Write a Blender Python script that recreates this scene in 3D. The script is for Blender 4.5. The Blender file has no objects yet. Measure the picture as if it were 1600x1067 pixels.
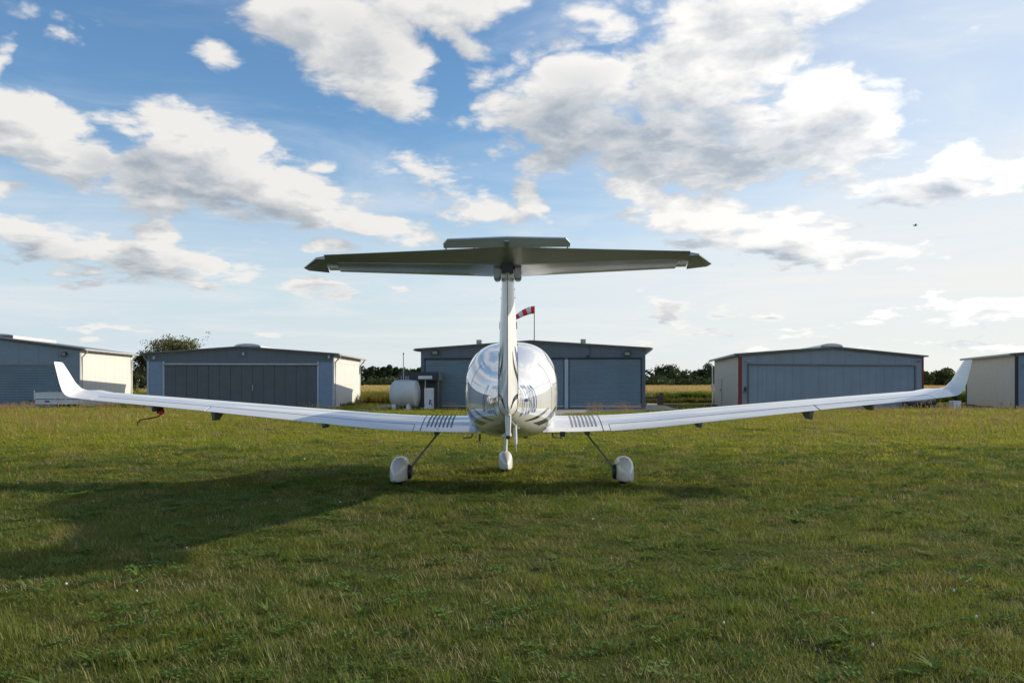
import bpy, math, random
import numpy as np
from mathutils import Vector, Matrix, Euler
R = math.radians
PI = math.pi
random.seed(7)
rng = np.random.default_rng(11)
scene = bpy.context.scene
COL = scene.collection

# ------------------------------------------------------------------ camera
CH, F, HY = 1.35, 1345.0, 597.0        # eye height, focal length and horizon row of a 1600 px wide picture
cam = bpy.data.cameras.new('camera')
cam.sensor_width = 36.0
cam.lens = F / 1600 * 36.0
cam.shift_y = (HY - 533.5) / 1600
cam.clip_start = 0.05
cam.clip_end = 5000
camo = bpy.data.objects.new('camera', cam)
camo.location = (0, 0, CH)
camo.rotation_euler = (R(90), 0, 0)
COL.objects.link(camo)
scene.camera = camo

# ------------------------------------------------------------------ light
SUN_EL, SUN_AZ = R(19.5), R(72.5)          # azimuth clockwise from +Y
scene.view_settings.view_transform = 'Standard'
scene.view_settings.look = 'None'
scene.view_settings.gamma = 1
scene.view_settings.exposure = 0.1
sl = bpy.data.lights.new('sun', 'SUN')
sl.energy = 4.6
sl.angle = R(0.6)
sl.color = (1.0, 0.89, 0.73)
so = bpy.data.objects.new('sun', sl)
sd = Vector((math.sin(SUN_AZ) * math.cos(SUN_EL), math.cos(SUN_AZ) * math.cos(SUN_EL), math.sin(SUN_EL)))
so.rotation_euler = sd.to_track_quat('Z', 'Y').to_euler()
so.location = sd * 60
COL.objects.link(so)


# node helper: sockets with arithmetic
class S:
    def __init__(s, nt, sock): s.nt, s.k = nt, sock
    def _m(s, op, *a):
        n = s.nt.nodes.new('ShaderNodeMath'); n.operation = op
        for i, v in enumerate((s,) + a):
            if isinstance(v, S): s.nt.links.new(v.k, n.inputs[i])
            else: n.inputs[i].default_value = v
        return S(s.nt, n.outputs[0])
    def __add__(s, o): return s._m('ADD', o)
    def __sub__(s, o): return s._m('SUBTRACT', o)
    def __mul__(s, o): return s._m('MULTIPLY', o)
    def __truediv__(s, o): return s._m('DIVIDE', o)
    def max(s, o): return s._m('MAXIMUM', o)
    def min(s, o): return s._m('MINIMUM', o)
    def ramp(s, a, b, lo=0.0, hi=1.0, smooth=True):
        n = s.nt.nodes.new('ShaderNodeMapRange')
        n.interpolation_type = 'SMOOTHSTEP' if smooth else 'LINEAR'
        s.nt.links.new(s.k, n.inputs[0])
        for i, v in zip((1, 2, 3, 4), (a, b, lo, hi)): n.inputs[i].default_value = v
        return S(s.nt, n.outputs[0])


def combine(nt, x, y, z):
    n = nt.nodes.new('ShaderNodeCombineXYZ')
    for i, v in enumerate((x, y, z)):
        if isinstance(v, S): nt.links.new(v.k, n.inputs[i])
        else: n.inputs[i].default_value = v
    return S(nt, n.outputs[0])


def mixc(nt, f, a, b):
    n = nt.nodes.new('ShaderNodeMix'); n.data_type = 'RGBA'
    for i, v in ((0, f), (6, a), (7, b)):
        if isinstance(v, S): nt.links.new(v.k, n.inputs[i])
        elif i == 0: n.inputs[i].default_value = v
        else: n.inputs[i].default_value = (*v, 1)
    return S(nt, n.outputs[2])


def noise(nt, vec, scale, detail=4, rough=0.5, dist=0.0, dims='3D', out=0):
    n = nt.nodes.new('ShaderNodeTexNoise'); n.noise_dimensions = dims
    if vec is not None: nt.links.new(vec.k, n.inputs['Vector'])
    n.inputs['Scale'].default_value = scale
    n.inputs['Detail'].default_value = detail
    n.inputs['Roughness'].default_value = rough
    n.inputs['Distortion'].default_value = dist
    return S(nt, n.outputs[out])


# ------------------------------------------------------------------ world: sky with cumulus
# every cloud is given by where it stands in the sky dome: (column, row, half width, half height, tilt, weight)
CLOUDS = [
 (520, 50, 170, 85, -16, 1), (600, 105, 95, 75, -30, 1), (440, 10, 90, 60, 0, .9),
 (705, 8, 140, 52, 0, .95), (742, 72, 62, 32, -20, .75), (905, 12, 60, 24, 0, .6),
 (50, 205, 150, 62, -24, 1), (135, 250, 60, 50, -20, .9), (2, 100, 34, 55, 0, .75),
 (310, 255, 170, 85, -8, 1.05), (230, 290, 95, 60, 0, 1), (430, 292, 160, 62, -17, 1), (570, 340, 140, 30, -11, .9),
 (60, 372, 125, 42, -8, .95), (245, 372, 46, 40, 0, .95), (235, 402, 210, 34, -6, 1), (340, 415, 110, 20, -8, .8),
 (930, 160, 190, 110, 0, 1.1), (1110, 90, 150, 120, 0, 1.05), (1100, 230, 250, 78, -4, 1.15), (1300, 195, 130, 100, 0, 1.05),
 (1180, 15, 220, 58, 6, 1), (870, 245, 85, 50, 0, .8),
 (1450, 290, 150, 40, 4, .95), (1495, 255, 70, 40, 0, .9), (1585, 275, 90, 34, 0, .85),
 (1000, 305, 75, 42, -10, .9), (1100, 345, 140, 48, -8, 1), (1230, 378, 120, 46, -6, 1), (1350, 395, 100, 26, 0, .85),
 (832, 308, 44, 34, 0, .85), (760, 330, 130, 34, 0, .7), (520, 385, 60, 20, 0, .7),
 (490, 450, 72, 20, -4, .85), (1042, 480, 42, 24, 0, .95), (1142, 484, 40, 14, 0, .7), (1208, 490, 34, 14, 0, .7),
 (1550, 485, 90, 24, 3, .9), (1455, 474, 60, 14, 0, .7), (620, 458, 30, 12, 0, .6), (330, 88, 42, 40, -40, .55),
 (1190, 556, 40, 16, 0, .8), (1290, 548, 90, 12, 0, .6), (1550, 540, 110, 16, 0, .7), (300, 440, 60, 14, 0, .6),
 (140, 425, 80, 22, 0, .7), (150, 520, 120, 10, 2, .6), (1010, 545, 40, 8, 0, .5), (1090, 520, 70, 10, 0, .55), (1240, 522, 60, 9, 0, .6), (1600, 560, 60, 12, 0, .7), (660, 275, 130, 40, 0, .55), (430, 520, 60, 8, 0, .5), (0, 290, 34, 22, 0, .7), (1380, 497, 70, 10, 0, .6),
]
# their grey undersides
BASES = [
 (940, 205, 150, 70, 0, 1), (1060, 240, 170, 50, 0, .9), (1200, 235, 150, 45, 8, 1), (900, 130, 90, 50, 0, .5), (1430, 298, 110, 26, 4, 1), (1205, 408, 90, 24, 0, .95), (1340, 408, 60, 16, 0, .8),
 (1090, 380, 80, 22, 0, .5), (270, 285, 150, 50, -6, .9), (370, 320, 150, 26, -8, .9), (170, 270, 90, 30, -20, .8), (60, 395, 110, 20, -8, .6), (200, 412, 150, 18, -6, .7),
 (560, 70, 120, 50, -20, .5), (470, 60, 70, 40, 0, .3), (735, 85, 50, 22, 0, .6), (495, 456, 60, 14, 0, .9), (1040, 484, 45, 14, 0, 1), (1142, 487, 40, 10, 0, .8), (1208, 493, 34, 10, 0, .8), (1540, 492, 90, 12, 0, .7), (560, 352, 90, 12, -8, .4),
 (1180, 60, 80, 30, 0, .3), (1310, 230, 70, 40, 0, .4),
]
world = bpy.data.worlds.new('World')
scene.world = world
world.use_nodes = True
wt = world.node_tree
wt.nodes.clear()


def blob_group(LIST, name, gx, gy):
    g = bpy.data.node_groups.new(name, 'ShaderNodeTree')
    g.interface.new_socket('P', in_out='INPUT', socket_type='NodeSocketVector')
    g.interface.new_socket('Cover', in_out='OUTPUT', socket_type='NodeSocketFloat')
    gi = g.nodes.new('NodeGroupInput'); go = g.nodes.new('NodeGroupOutput')
    acc = None
    for (px, py, rx, ry, rot, w) in LIST:
        u = (px - 800) / F; v = (HY - py) / F
        az = math.atan(u); el = math.atan(v * math.cos(az))
        m = g.nodes.new('ShaderNodeMapping'); m.vector_type = 'TEXTURE'
        m.inputs['Location'].default_value = (az, el, 0)
        m.inputs['Rotation'].default_value = (0, 0, R(rot))
        m.inputs['Scale'].default_value = (rx / F * math.cos(az) ** 2 * gx, ry / F * math.cos(az) * gy, 1)
        g.links.new(gi.outputs[0], m.inputs['Vector'])
        t = g.nodes.new('ShaderNodeTexGradient'); t.gradient_type = 'QUADRATIC_SPHERE' if False else 'SPHERICAL'
        g.links.new(m.outputs[0], t.inputs[0])
        s = S(g, t.outputs['Fac']) * w
        if acc is None: acc = s
        else:
            n = g.nodes.new('ShaderNodeMath'); n.operation = 'SMOOTH_MAX'
            g.links.new(acc.k, n.inputs[0]); g.links.new(s.k, n.inputs[1]); n.inputs[2].default_value = 0.12
            acc = S(g, n.outputs[0])
    g.links.new(acc.k, go.inputs[0])
    return g


def build_world():
    nt = wt
    tc = nt.nodes.new('ShaderNodeTexCoord')
    sep = nt.nodes.new('ShaderNodeSeparateXYZ')
    nrm = nt.nodes.new('ShaderNodeVectorMath'); nrm.operation = 'NORMALIZE'
    nt.links.new(tc.outputs['Generated'], nrm.inputs[0])
    nt.links.new(nrm.outputs[0], sep.inputs[0])
    x, y, z = (S(nt, sep.outputs[i]) for i in range(3))
    az = x._m('ARCTAN2', y)
    el = z._m('ARCSINE')
    P = combine(nt, az, el, 0.0)
    cov = blob_group(CLOUDS, 'cloud_cover', 1.27, 1.27)
    dark = blob_group(BASES, 'cloud_bases', 1.25, 1.35)
    D3 = combine(nt, x, y, z * 1.12)                    # seamless domain for the noises

    bent = []

    def density(off):
        # off = shift on the dome towards the light
        if off is None: p, q = P, D3
        else:
            n = nt.nodes.new('ShaderNodeVectorMath'); n.operation = 'ADD'
            nt.links.new(P.k, n.inputs[0]); n.inputs[1].default_value = (off[0], off[1], 0); p = S(nt, n.outputs[0])
            n = nt.nodes.new('ShaderNodeVectorMath'); n.operation = 'ADD'
            nt.links.new(D3.k, n.inputs[0]); n.inputs[1].default_value = (off[0], 0, off[1] * 1.12); q = S(nt, n.outputs[0])
        # heaps look smaller towards the horizon
        pv = nt.nodes.new('ShaderNodeVectorMath'); pv.operation = 'SCALE'
        nt.links.new(q.k, pv.inputs[0]); nt.links.new((S(nt, (z.max(0.0) + .22)._m('POWER', -1.0).k) * .52).k, pv.inputs['Scale'])
        q = S(nt, pv.outputs[0])
        # bend the outline a little
        wn = noise(nt, q, 8, 4, 0.55, out=1)
        vm = nt.nodes.new('ShaderNodeVectorMath'); vm.operation = 'MULTIPLY_ADD'
        nt.links.new(wn.k, vm.inputs[0]); vm.inputs[1].default_value = (.07, .05, 0)
        nt.links.new(p.k, vm.inputs[2])
        vs = nt.nodes.new('ShaderNodeVectorMath'); vs.operation = 'SUBTRACT'
        nt.links.new(vm.outputs[0], vs.inputs[0]); vs.inputs[1].default_value = (.035, .025, 0)
        g = nt.nodes.new('ShaderNodeGroup'); g.node_tree = cov
        nt.links.new(vs.outputs[0], g.inputs[0])
        f = S(nt, g.outputs[0]); bent.append(S(nt, vs.outputs[0]))
        # the rest of the dome, outside the part the photograph shows
        side = az._m('ABSOLUTE').ramp(.62, .85).max(el.ramp(.46, .62))
        far = noise(nt, q, 2.3, 2, 0.5).ramp(.50, .72) * side * el.ramp(0.0, .25, .6, 1)
        f = f.max(far)
        n1 = noise(nt, q, 11, 8, 0.60, 0.15)
        vo = nt.nodes.new('ShaderNodeTexVoronoi'); vo.feature = 'F1'
        wv = nt.nodes.new('ShaderNodeVectorMath'); wv.operation = 'MULTIPLY_ADD'      # ragged puffs, not cells
        nt.links.new(wn.k, wv.inputs[0]); wv.inputs[1].default_value = (.10, .10, .10); nt.links.new(q.k, wv.inputs[2])
        nt.links.new(wv.outputs[0], vo.inputs['Vector'])
        vo.inputs['Scale'].default_value = 17; vo.inputs['Detail'].default_value = 3.5; vo.inputs['Lacunarity'].default_value = 2.2
        vo.inputs['Roughness'].default_value = .5
        puff = S(nt, vo.outputs['Distance'])
        fs = f.ramp(0.0, .66, -.04, 1.18, False)
        return f, fs + (n1 - 0.5) * 1.30 + (puff * -1.0 + 0.66) * 0.72

    f0, d0 = density(None)
    f1, d1 = density((0.020, 0.026))
    alpha = d0.ramp(.18, .74)
    # the whole heap seen from the sun: lower left flanks lie deepest
    gb_ = nt.nodes.new('ShaderNodeGroup'); gb_.node_tree = dark
    nt.links.new(bent[0].k, gb_.inputs[0])
    deep = S(nt, gb_.outputs[0]).ramp(.0, .75)
    relief = (d0 - d1).ramp(-0.50, 0.50, 0, 1, False)
    warm = noise(nt, D3, 6, 5, .55)
    thick = d0.ramp(.45, 1.15)
    shade = relief * 1.25 - deep * (thick * .5 + .5) * .90 + 0.20 + (warm - .5) * .50 - thick * .12
    shade = shade.ramp(-.32, 1.30, 0, 1, False)
    # sun side of the sky is brighter
    dot = nt.nodes.new('ShaderNodeVectorMath'); dot.operation = 'DOT_PRODUCT'
    nt.links.new(nrm.outputs[0], dot.inputs[0]); dot.inputs[1].default_value = sd
    sdot = S(nt, dot.outputs['Value'])
    glow = sdot.ramp(.25, 1.0)
    ccol = mixc(nt, shade, (3.6, 4.1, 4.7), (8.5, 8.3, 8.0))
    gb = nt.nodes.new('ShaderNodeVectorMath'); gb.operation = 'SCALE'
    nt.links.new(ccol.k, gb.inputs[0]); nt.links.new((glow * 0.45 + 0.93).k, gb.inputs['Scale'])
    ccol = S(nt, gb.outputs[0])

    sky = nt.nodes.new('ShaderNodeTexSky'); sky.sky_type = 'NISHITA'
    sky.sun_disc = False
    sky.sun_elevation = SUN_EL; sky.sun_rotation = SUN_AZ
    sky.air_density = 1.05; sky.dust_density = 0.3; sky.ozone_density = 3.0
    hs = nt.nodes.new('ShaderNodeHueSaturation')
    hs.inputs['Saturation'].default_value = 1.12; hs.inputs['Value'].default_value = 1.45
    nt.links.new(sky.outputs[0], hs.inputs['Color'])
    base = S(nt, hs.outputs[0])
    # thin high veil
    Dv = combine(nt, x * 1.0, y * 1.0, z * 4.2)
    vn = noise(nt, Dv, 3.2, 6, .6, .5)
    veil = vn.ramp(.42, .78) * .34 + el.ramp(.0, .30, .88, .0) + az.ramp(-.02, .50, .0, .62) * az.ramp(1.2, 2.4, 1, .2) * el.ramp(.9, 1.4, 1, .2)
    veil = veil.min(.93)
    vcol = mixc(nt, el.ramp(0.0, .3), mixc(nt, az.ramp(-.5, .5), (5.5, 6.5, 7.3), (7.5, 7.75, 7.7)), (7.2, 7.7, 8.3))
    base = mixc(nt, veil, base, vcol)
    # long thin layers low over the horizon
    ln = noise(nt, combine(nt, x, y, z * 11.0), 2.6, 6, .62, .6).ramp(.40, .68) * el.ramp(.0, .03) * el.ramp(.10, .26, 1, 0)
    base = mixc(nt, ln * .75, base, mixc(nt, az.ramp(-.5, .5), (7.0, 7.3, 7.5), (8.2, 8.1, 7.8)))
    full = mixc(nt, alpha * 0.97, base, ccol)
    bg = nt.nodes.new('ShaderNodeBackground')
    bg.inputs['Strength'].default_value = 0.105
    nt.links.new(full.k, bg.inputs['Color'])
    out = nt.nodes.new('ShaderNodeOutputWorld')
    nt.links.new(bg.outputs[0], out.inputs['Surface'])


build_world()
world.cycles.sampling_method = 'NONE'
scene.cycles.max_bounces = 6
scene.cycles.diffuse_bounces = 3
scene.cycles.transmission_bounces = 4


# ------------------------------------------------------------------ helpers
def tag(o, label=None, cat=None, group=None, kind=None):
    if label: o['label'] = label
    if cat: o['category'] = cat
    if group: o['group'] = group
    if kind: o['kind'] = kind
    return o


def empty(name, loc=(0, 0, 0), rz=0.0):
    o = bpy.data.objects.new(name, None)
    o.location = loc; o.rotation_euler = (0, 0, rz)
    COL.objects.link(o)
    return o


class MB:
    """collects geometry, then links it as one mesh object"""
    def __init__(s): s.v, s.f = [], []

    def add(s, vs, fs):
        k = len(s.v)
        s.v += [tuple(v) for v in vs]
        s.f += [tuple(i + k for i in f) for f in fs]
        return s

    def hexa(s, b, t):
        return s.add(list(b) + list(t), [(3, 2, 1, 0), (4, 5, 6, 7), (0, 1, 5, 4), (1, 2, 6, 5), (2, 3, 7, 6), (3, 0, 4, 7)])

    def box(s, x0, x1, y0, y1, z0, z1):
        return s.hexa([(x0, y0, z0), (x1, y0, z0), (x1, y1, z0), (x0, y1, z0)],
                      [(x0, y0, z1), (x1, y0, z1), (x1, y1, z1), (x0, y1, z1)])

    def loft(s, secs, caps=(True, True), closed=True):
        n = len(secs[0]); vs = [p for sec in secs for p in sec]; fs = []
        for i in range(len(secs) - 1):
            for j in range(n if closed else n - 1):
                a = i * n + j; b = i * n + (j + 1) % n
                fs.append((a, b, b + n, a + n))
        if caps[0]: fs.append(tuple(range(n))[::-1])
        if caps[1]: fs.append(tuple(range((len(secs) - 1) * n, len(secs) * n)))
        return s.add(vs, fs)

    def tube(s, pts, r, n=8, caps=True):
        pts = [Vector(p) for p in pts]
        rs = r if isinstance(r, (list, tuple)) else [r] * len(pts)
        secs = []
        up = Vector((0, 0, 1))
        for i, p in enumerate(pts):
            d = (pts[min(i + 1, len(pts) - 1)] - pts[max(i - 1, 0)]).normalized()
            a = d.cross(up)
            if a.length < .05: a = d.cross(Vector((1, 0, 0)))
            a.normalize(); b = a.cross(d).normalized()
            secs.append([p + (a * math.cos(t) + b * math.sin(t)) * rs[i] for t in [2 * PI * k / n for k in range(n)]])
        return s.loft(secs, (caps, caps))

    def prism(s, poly, y0, y1):
        """polygon in (x, z) pushed along y"""
        return s.loft([[(x, y0, z) for x, z in poly], [(x, y1, z) for x, z in poly]])

    def build(s, name, mat, parent=None, smooth=False, bevel=0.0, sharp=None):
        me = bpy.data.meshes.new(name)
        me.from_pydata([tuple(v) for v in s.v], [], s.f)
        me.validate()
        import bmesh
        bm = bmesh.new(); bm.from_mesh(me)
        bmesh.ops.recalc_face_normals(bm, faces=bm.faces)
        bm.to_mesh(me); bm.free()
        if mat: me.materials.append(mat)
        if smooth:
            me.polygons.foreach_set('use_smooth', [True] * len(me.polygons))
            me.set_sharp_from_angle(angle=R(sharp or 35))
        o = bpy.data.objects.new(name, me)
        COL.objects.link(o)
        if parent: o.parent = parent
        if bevel:
            b = o.modifiers.new('bevel', 'BEVEL'); b.width = bevel; b.segments = 2; b.limit_method = 'ANGLE'
        return o


def gp(px, py, z=0.0):
    """point of the ground that the photograph shows at this pixel (used to measure the place)"""
    D = (CH - z) * F / (py - HY)
    return Vector(((px - 800) / F * D, D, z))


MATS = {}


def mat(name, col, rough=0.6, metal=0.0, var=0.0, vscale=3.0, bump=0.0, bscale=30.0, coat=0.0, spec=0.5, col2=None,
        seam_x=0.0, seam_y=0.0, seam_z=0.0, dirt=0.0):
    if name in MATS: return MATS[name]
    m = bpy.data.materials.new(name); m.use_nodes = True
    nt = m.node_tree; p = nt.nodes['Principled BSDF']
    p.inputs['Roughness'].default_value = rough
    p.inputs['Metallic'].default_value = metal
    p.inputs['Specular IOR Level'].default_value = spec
    p.inputs['Coat Weight'].default_value = coat
    p.inputs['Coat Roughness'].default_value = 0.03
    tc = nt.nodes.new('ShaderNodeTexCoord'); ob = S(nt, tc.outputs['Object'])
    c = None
    if var or col2:
        n = noise(nt, ob, vscale, 5, .6)
        c2 = col2 or tuple(max(0, v * (1 - var)) for v in col)
        c = mixc(nt, n.ramp(.3, .7), col, c2)
    if dirt:
        sp = nt.nodes.new('ShaderNodeSeparateXYZ'); nt.links.new(ob.k, sp.inputs[0])
        st = combine(nt, S(nt, sp.outputs[0]) * 3.0, S(nt, sp.outputs[1]) * 3.0, S(nt, sp.outputs[2]) * .35)
        n = noise(nt, st, 2.2, 6, .65).ramp(.48, .8) * dirt
        c = mixc(nt, n, c or col, tuple(v * .55 + .02 for v in col))
    hb = None
    if seam_x or seam_y or seam_z:
        sp = nt.nodes.new('ShaderNodeSeparateXYZ'); nt.links.new(ob.k, sp.inputs[0])
        geo = nt.nodes.new('ShaderNodeNewGeometry'); sn = nt.nodes.new('ShaderNodeSeparateXYZ')
        vt = nt.nodes.new('ShaderNodeVectorTransform'); vt.vector_type = 'NORMAL'; vt.convert_from = 'WORLD'; vt.convert_to = 'OBJECT'
        nt.links.new(geo.outputs['Normal'], vt.inputs[0]); nt.links.new(vt.outputs[0], sn.inputs[0])
        facing_y = S(nt, sn.outputs[1])._m('ABSOLUTE').ramp(.5, .6)
        ln = None
        for ax, w in ((0, seam_x), (1, seam_y), (2, seam_z)):
            if not w: continue
            t = (S(nt, sp.outputs[ax]) / w)._m('FRACT')
            l = (t - .5)._m('ABSOLUTE').ramp(.5 - .014 / w, .5 - .004 / w)
            if ax == 0: l = l * facing_y
            if ax == 1: l = l * (facing_y * -1.0 + 1.0)
            ln = l if ln is None else ln.max(l)
        c = mixc(nt, ln * .62, c or col, tuple(v * .35 for v in col))
        hb = ln * -0.5
    if c is None: p.inputs['Base Color'].default_value = (*col, 1)
    else: nt.links.new(c.k, p.inputs['Base Color'])
    if bump:
        b = nt.nodes.new('ShaderNodeBump'); b.inputs['Strength'].default_value = bump; b.inputs['Distance'].default_value = .02
        h = noise(nt, ob, bscale, 4, .6)
        nt.links.new(h.k, b.inputs['Height']); nt.links.new(b.outputs[0], p.inputs['Normal'])
    MATS[name] = m
    return m


def leaf_mat(name, a, b, trans=.35, c=None, nscale=.35, dryscale=None, rough=.55):
    """foliage: colour differs from leaf to leaf and in patches over the ground, light passes through"""
    m = bpy.data.materials.new(name); m.use_nodes = True
    nt = m.node_tree; nt.nodes.clear()
    geo = nt.nodes.new('ShaderNodeNewGeometry')
    rnd = S(nt, geo.outputs['Random Per Island'])
    pos = S(nt, geo.outputs['Position'])
    n = noise(nt, pos, nscale, 4, .6)
    col = mixc(nt, (rnd * .7 + n.ramp(.3, .7) * .5 - .1), a, b)
    if c:
        n2 = noise(nt, pos, dryscale or .9, 5, .65)
        oi = nt.nodes.new('ShaderNodeObjectInfo')
        k = (n2.ramp(.46, .70) * .65 + rnd * .55 - .36 + (S(nt, oi.outputs['Random']) - .5) * .25).max(0.0).min(1.0)
        col = mixc(nt, k, col, c)
    d = nt.nodes.new('ShaderNodeBsdfDiffuse'); t = nt.nodes.new('ShaderNodeBsdfTranslucent')
    g = nt.nodes.new('ShaderNodeBsdfGlossy'); g.inputs['Roughness'].default_value = rough
    nt.links.new(col.k, d.inputs[0]); nt.links.new(col.k, t.inputs[0])
    g.inputs[0].default_value = (.8, .8, .8, 1)
    m1 = nt.nodes.new('ShaderNodeMixShader'); m1.inputs[0].default_value = trans
    nt.links.new(d.outputs[0], m1.inputs[1]); nt.links.new(t.outputs[0], m1.inputs[2])
    m2 = nt.nodes.new('ShaderNodeMixShader'); m2.inputs[0].default_value = .035
    nt.links.new(m1.outputs[0], m2.inputs[1]); nt.links.new(g.outputs[0], m2.inputs[2])
    o = nt.nodes.new('ShaderNodeOutputMaterial'); nt.links.new(m2.outputs[0], o.inputs[0])
    return m


# materials
PAINT = mat('white_gloss_paint', (.76, .76, .745), .045, coat=.15, spec=.45)
PAINT_B = mat('white_gloss_paint_tail', (.74, .75, .72), .30, coat=.35, spec=.45, var=.06, vscale=3)
DARKSEAM = mat('dark_seal', (.03, .03, .035), .6)
BLACKDEC = mat('black_stripe_film', (.018, .020, .024), .06, coat=0.0)
GREYDEC = mat('dark_grey_film', (.06, .07, .08), .06, coat=0.0)
BLUEDEC = mat('blue_stripe_film', (.012, .055, .28), .06, coat=0.0)
GRIP = mat('grey_grip_strip', (.22, .23, .24), .9, bump=.4, bscale=200)
RUBBER = mat('tyre_rubber', (.02, .02, .02), .8)
STEEL = mat('dark_steel', (.10, .11, .11), .4, metal=.6)
GALV = mat('galvanised_metal', (.42, .44, .45), .45, metal=.7, var=.2, vscale=6)
GLASS = mat('dark_canopy_glass', (.02, .025, .03), .03, coat=1.0)
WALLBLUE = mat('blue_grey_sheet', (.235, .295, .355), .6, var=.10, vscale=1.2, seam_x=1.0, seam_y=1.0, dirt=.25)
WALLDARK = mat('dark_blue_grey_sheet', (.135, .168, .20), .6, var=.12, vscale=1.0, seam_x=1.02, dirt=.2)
DOORDARK = mat('dark_door_sheet', (.118, .134, .146), .65, var=.15, vscale=1.5, bump=.1, bscale=12, dirt=.35)
ROLLER = mat('roller_shutter_slats', (.185, .255, .305), .5, var=.12, vscale=.8, dirt=.25)
CREAM = mat('cream_sheet', (.66, .645, .60), .55, var=.05, vscale=1.2, seam_y=.8, dirt=.18)
CREAM2 = mat('cream_panel', (.68, .665, .62), .55, var=.05, vscale=1.2, seam_y=1.25, seam_z=1.2, dirt=.25)
BEIGE = mat('beige_ribbed_sheet', (.55, .50, .42), .6, var=.06, vscale=1.5, seam_y=.45, dirt=.25)
ROOFM = mat('grey_roof_sheet', (.20, .205, .21), .5, var=.2, vscale=2, metal=.2)
TRIM = mat('grey_trim', (.16, .17, .18), .5, var=.1)
TRIMLIGHT = mat('pale_trim', (.42, .44, .44), .5, var=.1)
PILLAR = mat('pale_blue_pillar', (.42, .50, .56), .5, var=.1, dirt=.2)
PILLARB = mat('blue_pillar', (.22, .31, .43), .5, var=.1, seam_z=1.2)
RED = mat('red_trim', (.20, .012, .010), .5, var=.2)
SKYL = mat('pale_skylight_plastic', (.62, .64, .62), .25, var=.1)
WHITEM = mat('white_sheet', (.70, .72, .73), .45, var=.1, dirt=.3)
TANKM = mat('white_tank_paint', (.62, .63, .61), .5, var=.12, vscale=1.5, dirt=.5)
RUST = mat('rusty_metal', (.22, .10, .05), .8, var=.4)
CARM = mat('black_car_paint', (.012, .014, .018), .25, coat=1.0)
WOOD = mat('weathered_wood', (.16, .13, .11), .85, var=.3, vscale=8)
BARK = mat('bark', (.07, .055, .04), .9, var=.4, vscale=8)
PLAINDARK = mat('dark_plastic', (.02, .022, .025), .5)
REDCLOTH = mat('red_cloth', (.80, .035, .04), .8)
WHITECLOTH = mat('white_cloth', (.78, .74, .74), .8)


# ------------------------------------------------------------------ ground
def ground_material():
    m = bpy.data.materials.new('turf_soil'); m.use_nodes = True
    nt = m.node_tree; p = nt.nodes['Principled BSDF']
    p.inputs['Roughness'].default_value = .95; p.inputs['Specular IOR Level'].default_value = .1
    geo = nt.nodes.new('ShaderNodeNewGeometry'); pos = S(nt, geo.outputs['Position'])
    a = noise(nt, pos, .45, 5, .6); b = noise(nt, pos, 6, 6, .7); c = noise(nt, pos, 60, 3, .6)
    col = mixc(nt, a.ramp(.35, .65), (.075, .100, .018), (.120, .125, .030))
    col = mixc(nt, b.ramp(.45, .7), col, (.075, .062, .030))
    col = mixc(nt, c.ramp(.3, .75) * .5, col, (.020, .024, .009))
    nt.links.new(col.k, p.inputs['Base Color'])
    bm = nt.nodes.new('ShaderNodeBump'); bm.inputs['Distance'].default_value = .06; bm.inputs['Strength'].default_value = .8
    nt.links.new(c.k, bm.inputs['Height']); nt.links.new(bm.outputs[0], p.inputs['Normal'])
    return m


def ground_z(x, y):
    return 0.0


g = MB()
xs = [-1500, -400, -120, -60, -30, -12, 0, 12, 30, 60, 120, 400, 1500]
ys = [-400, -60, -5, 5, 15, 30, 45, 60, 90, 160, 400, 1200, 3000]
g.add([(x, y, 0) for y in ys for x in xs],
      [(j * 13 + i, j * 13 + i + 1, (j + 1) * 13 + i + 1, (j + 1) * 13 + i) for j in range(12) for i in range(12)])
tag(g.build('ground', ground_material()), kind='structure')

PAVE = mat('pinkish_concrete', (.40, .35, .30), .85, var=.2, vscale=1.2, bump=.3, bscale=40)
SAND = mat('sandy_track', (.36, .32, .26), .9, var=.3, vscale=1.5, bump=.4, bscale=20)


def sheet(name, pts, m, z=.008):
    b = MB(); b.add([(p.x, p.y, z) for p in pts], [tuple(range(len(pts)))])
    return tag(b.build(name, m), kind='structure')


sheet('apron', [gp(800, 649), gp(868, 648.5), gp(905, 645.5), gp(960, 643), gp(1008, 641.3), gp(1062, 640.2),
                gp(1046, 635.5), gp(1028, 631), gp(1012, 630.3), gp(1008, 635.5), gp(800, 638)], PAVE)
sheet('track', [gp(540, 642), gp(556, 638.5), gp(593, 632.8), gp(622, 631.2), gp(626, 632.8), gp(604, 638), gp(590, 641)], SAND)
sheet('pavement', [gp(1330, 640.5), gp(1700, 640.5), gp(1700, 636), gp(1440, 637)], PAVE, .012)


# ------------------------------------------------------------------ hangars
def roller(mb, x0, x1, z0, z1, y, slat=.085, depth=.018):
    """front of a roller shutter: curved slats across the opening"""
    n = int(round((z1 - z0) / slat)); pts = []
    for k in range(n):
        a = z0 + (z1 - z0) * k / n; h = (z1 - z0) / n
        pts += [(y, a), (y - depth, a + h * .18), (y - depth * 1.15, a + h * .5), (y - depth, a + h * .82)]
    pts.append((y, z1))
    vs = [(x0, p[0], p[1]) for p in pts] + [(x1, p[0], p[1]) for p in pts]; k = len(pts)
    mb.add(vs, [(i, i + k, i + k + 1, i + 1) for i in range(k - 1)])


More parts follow.
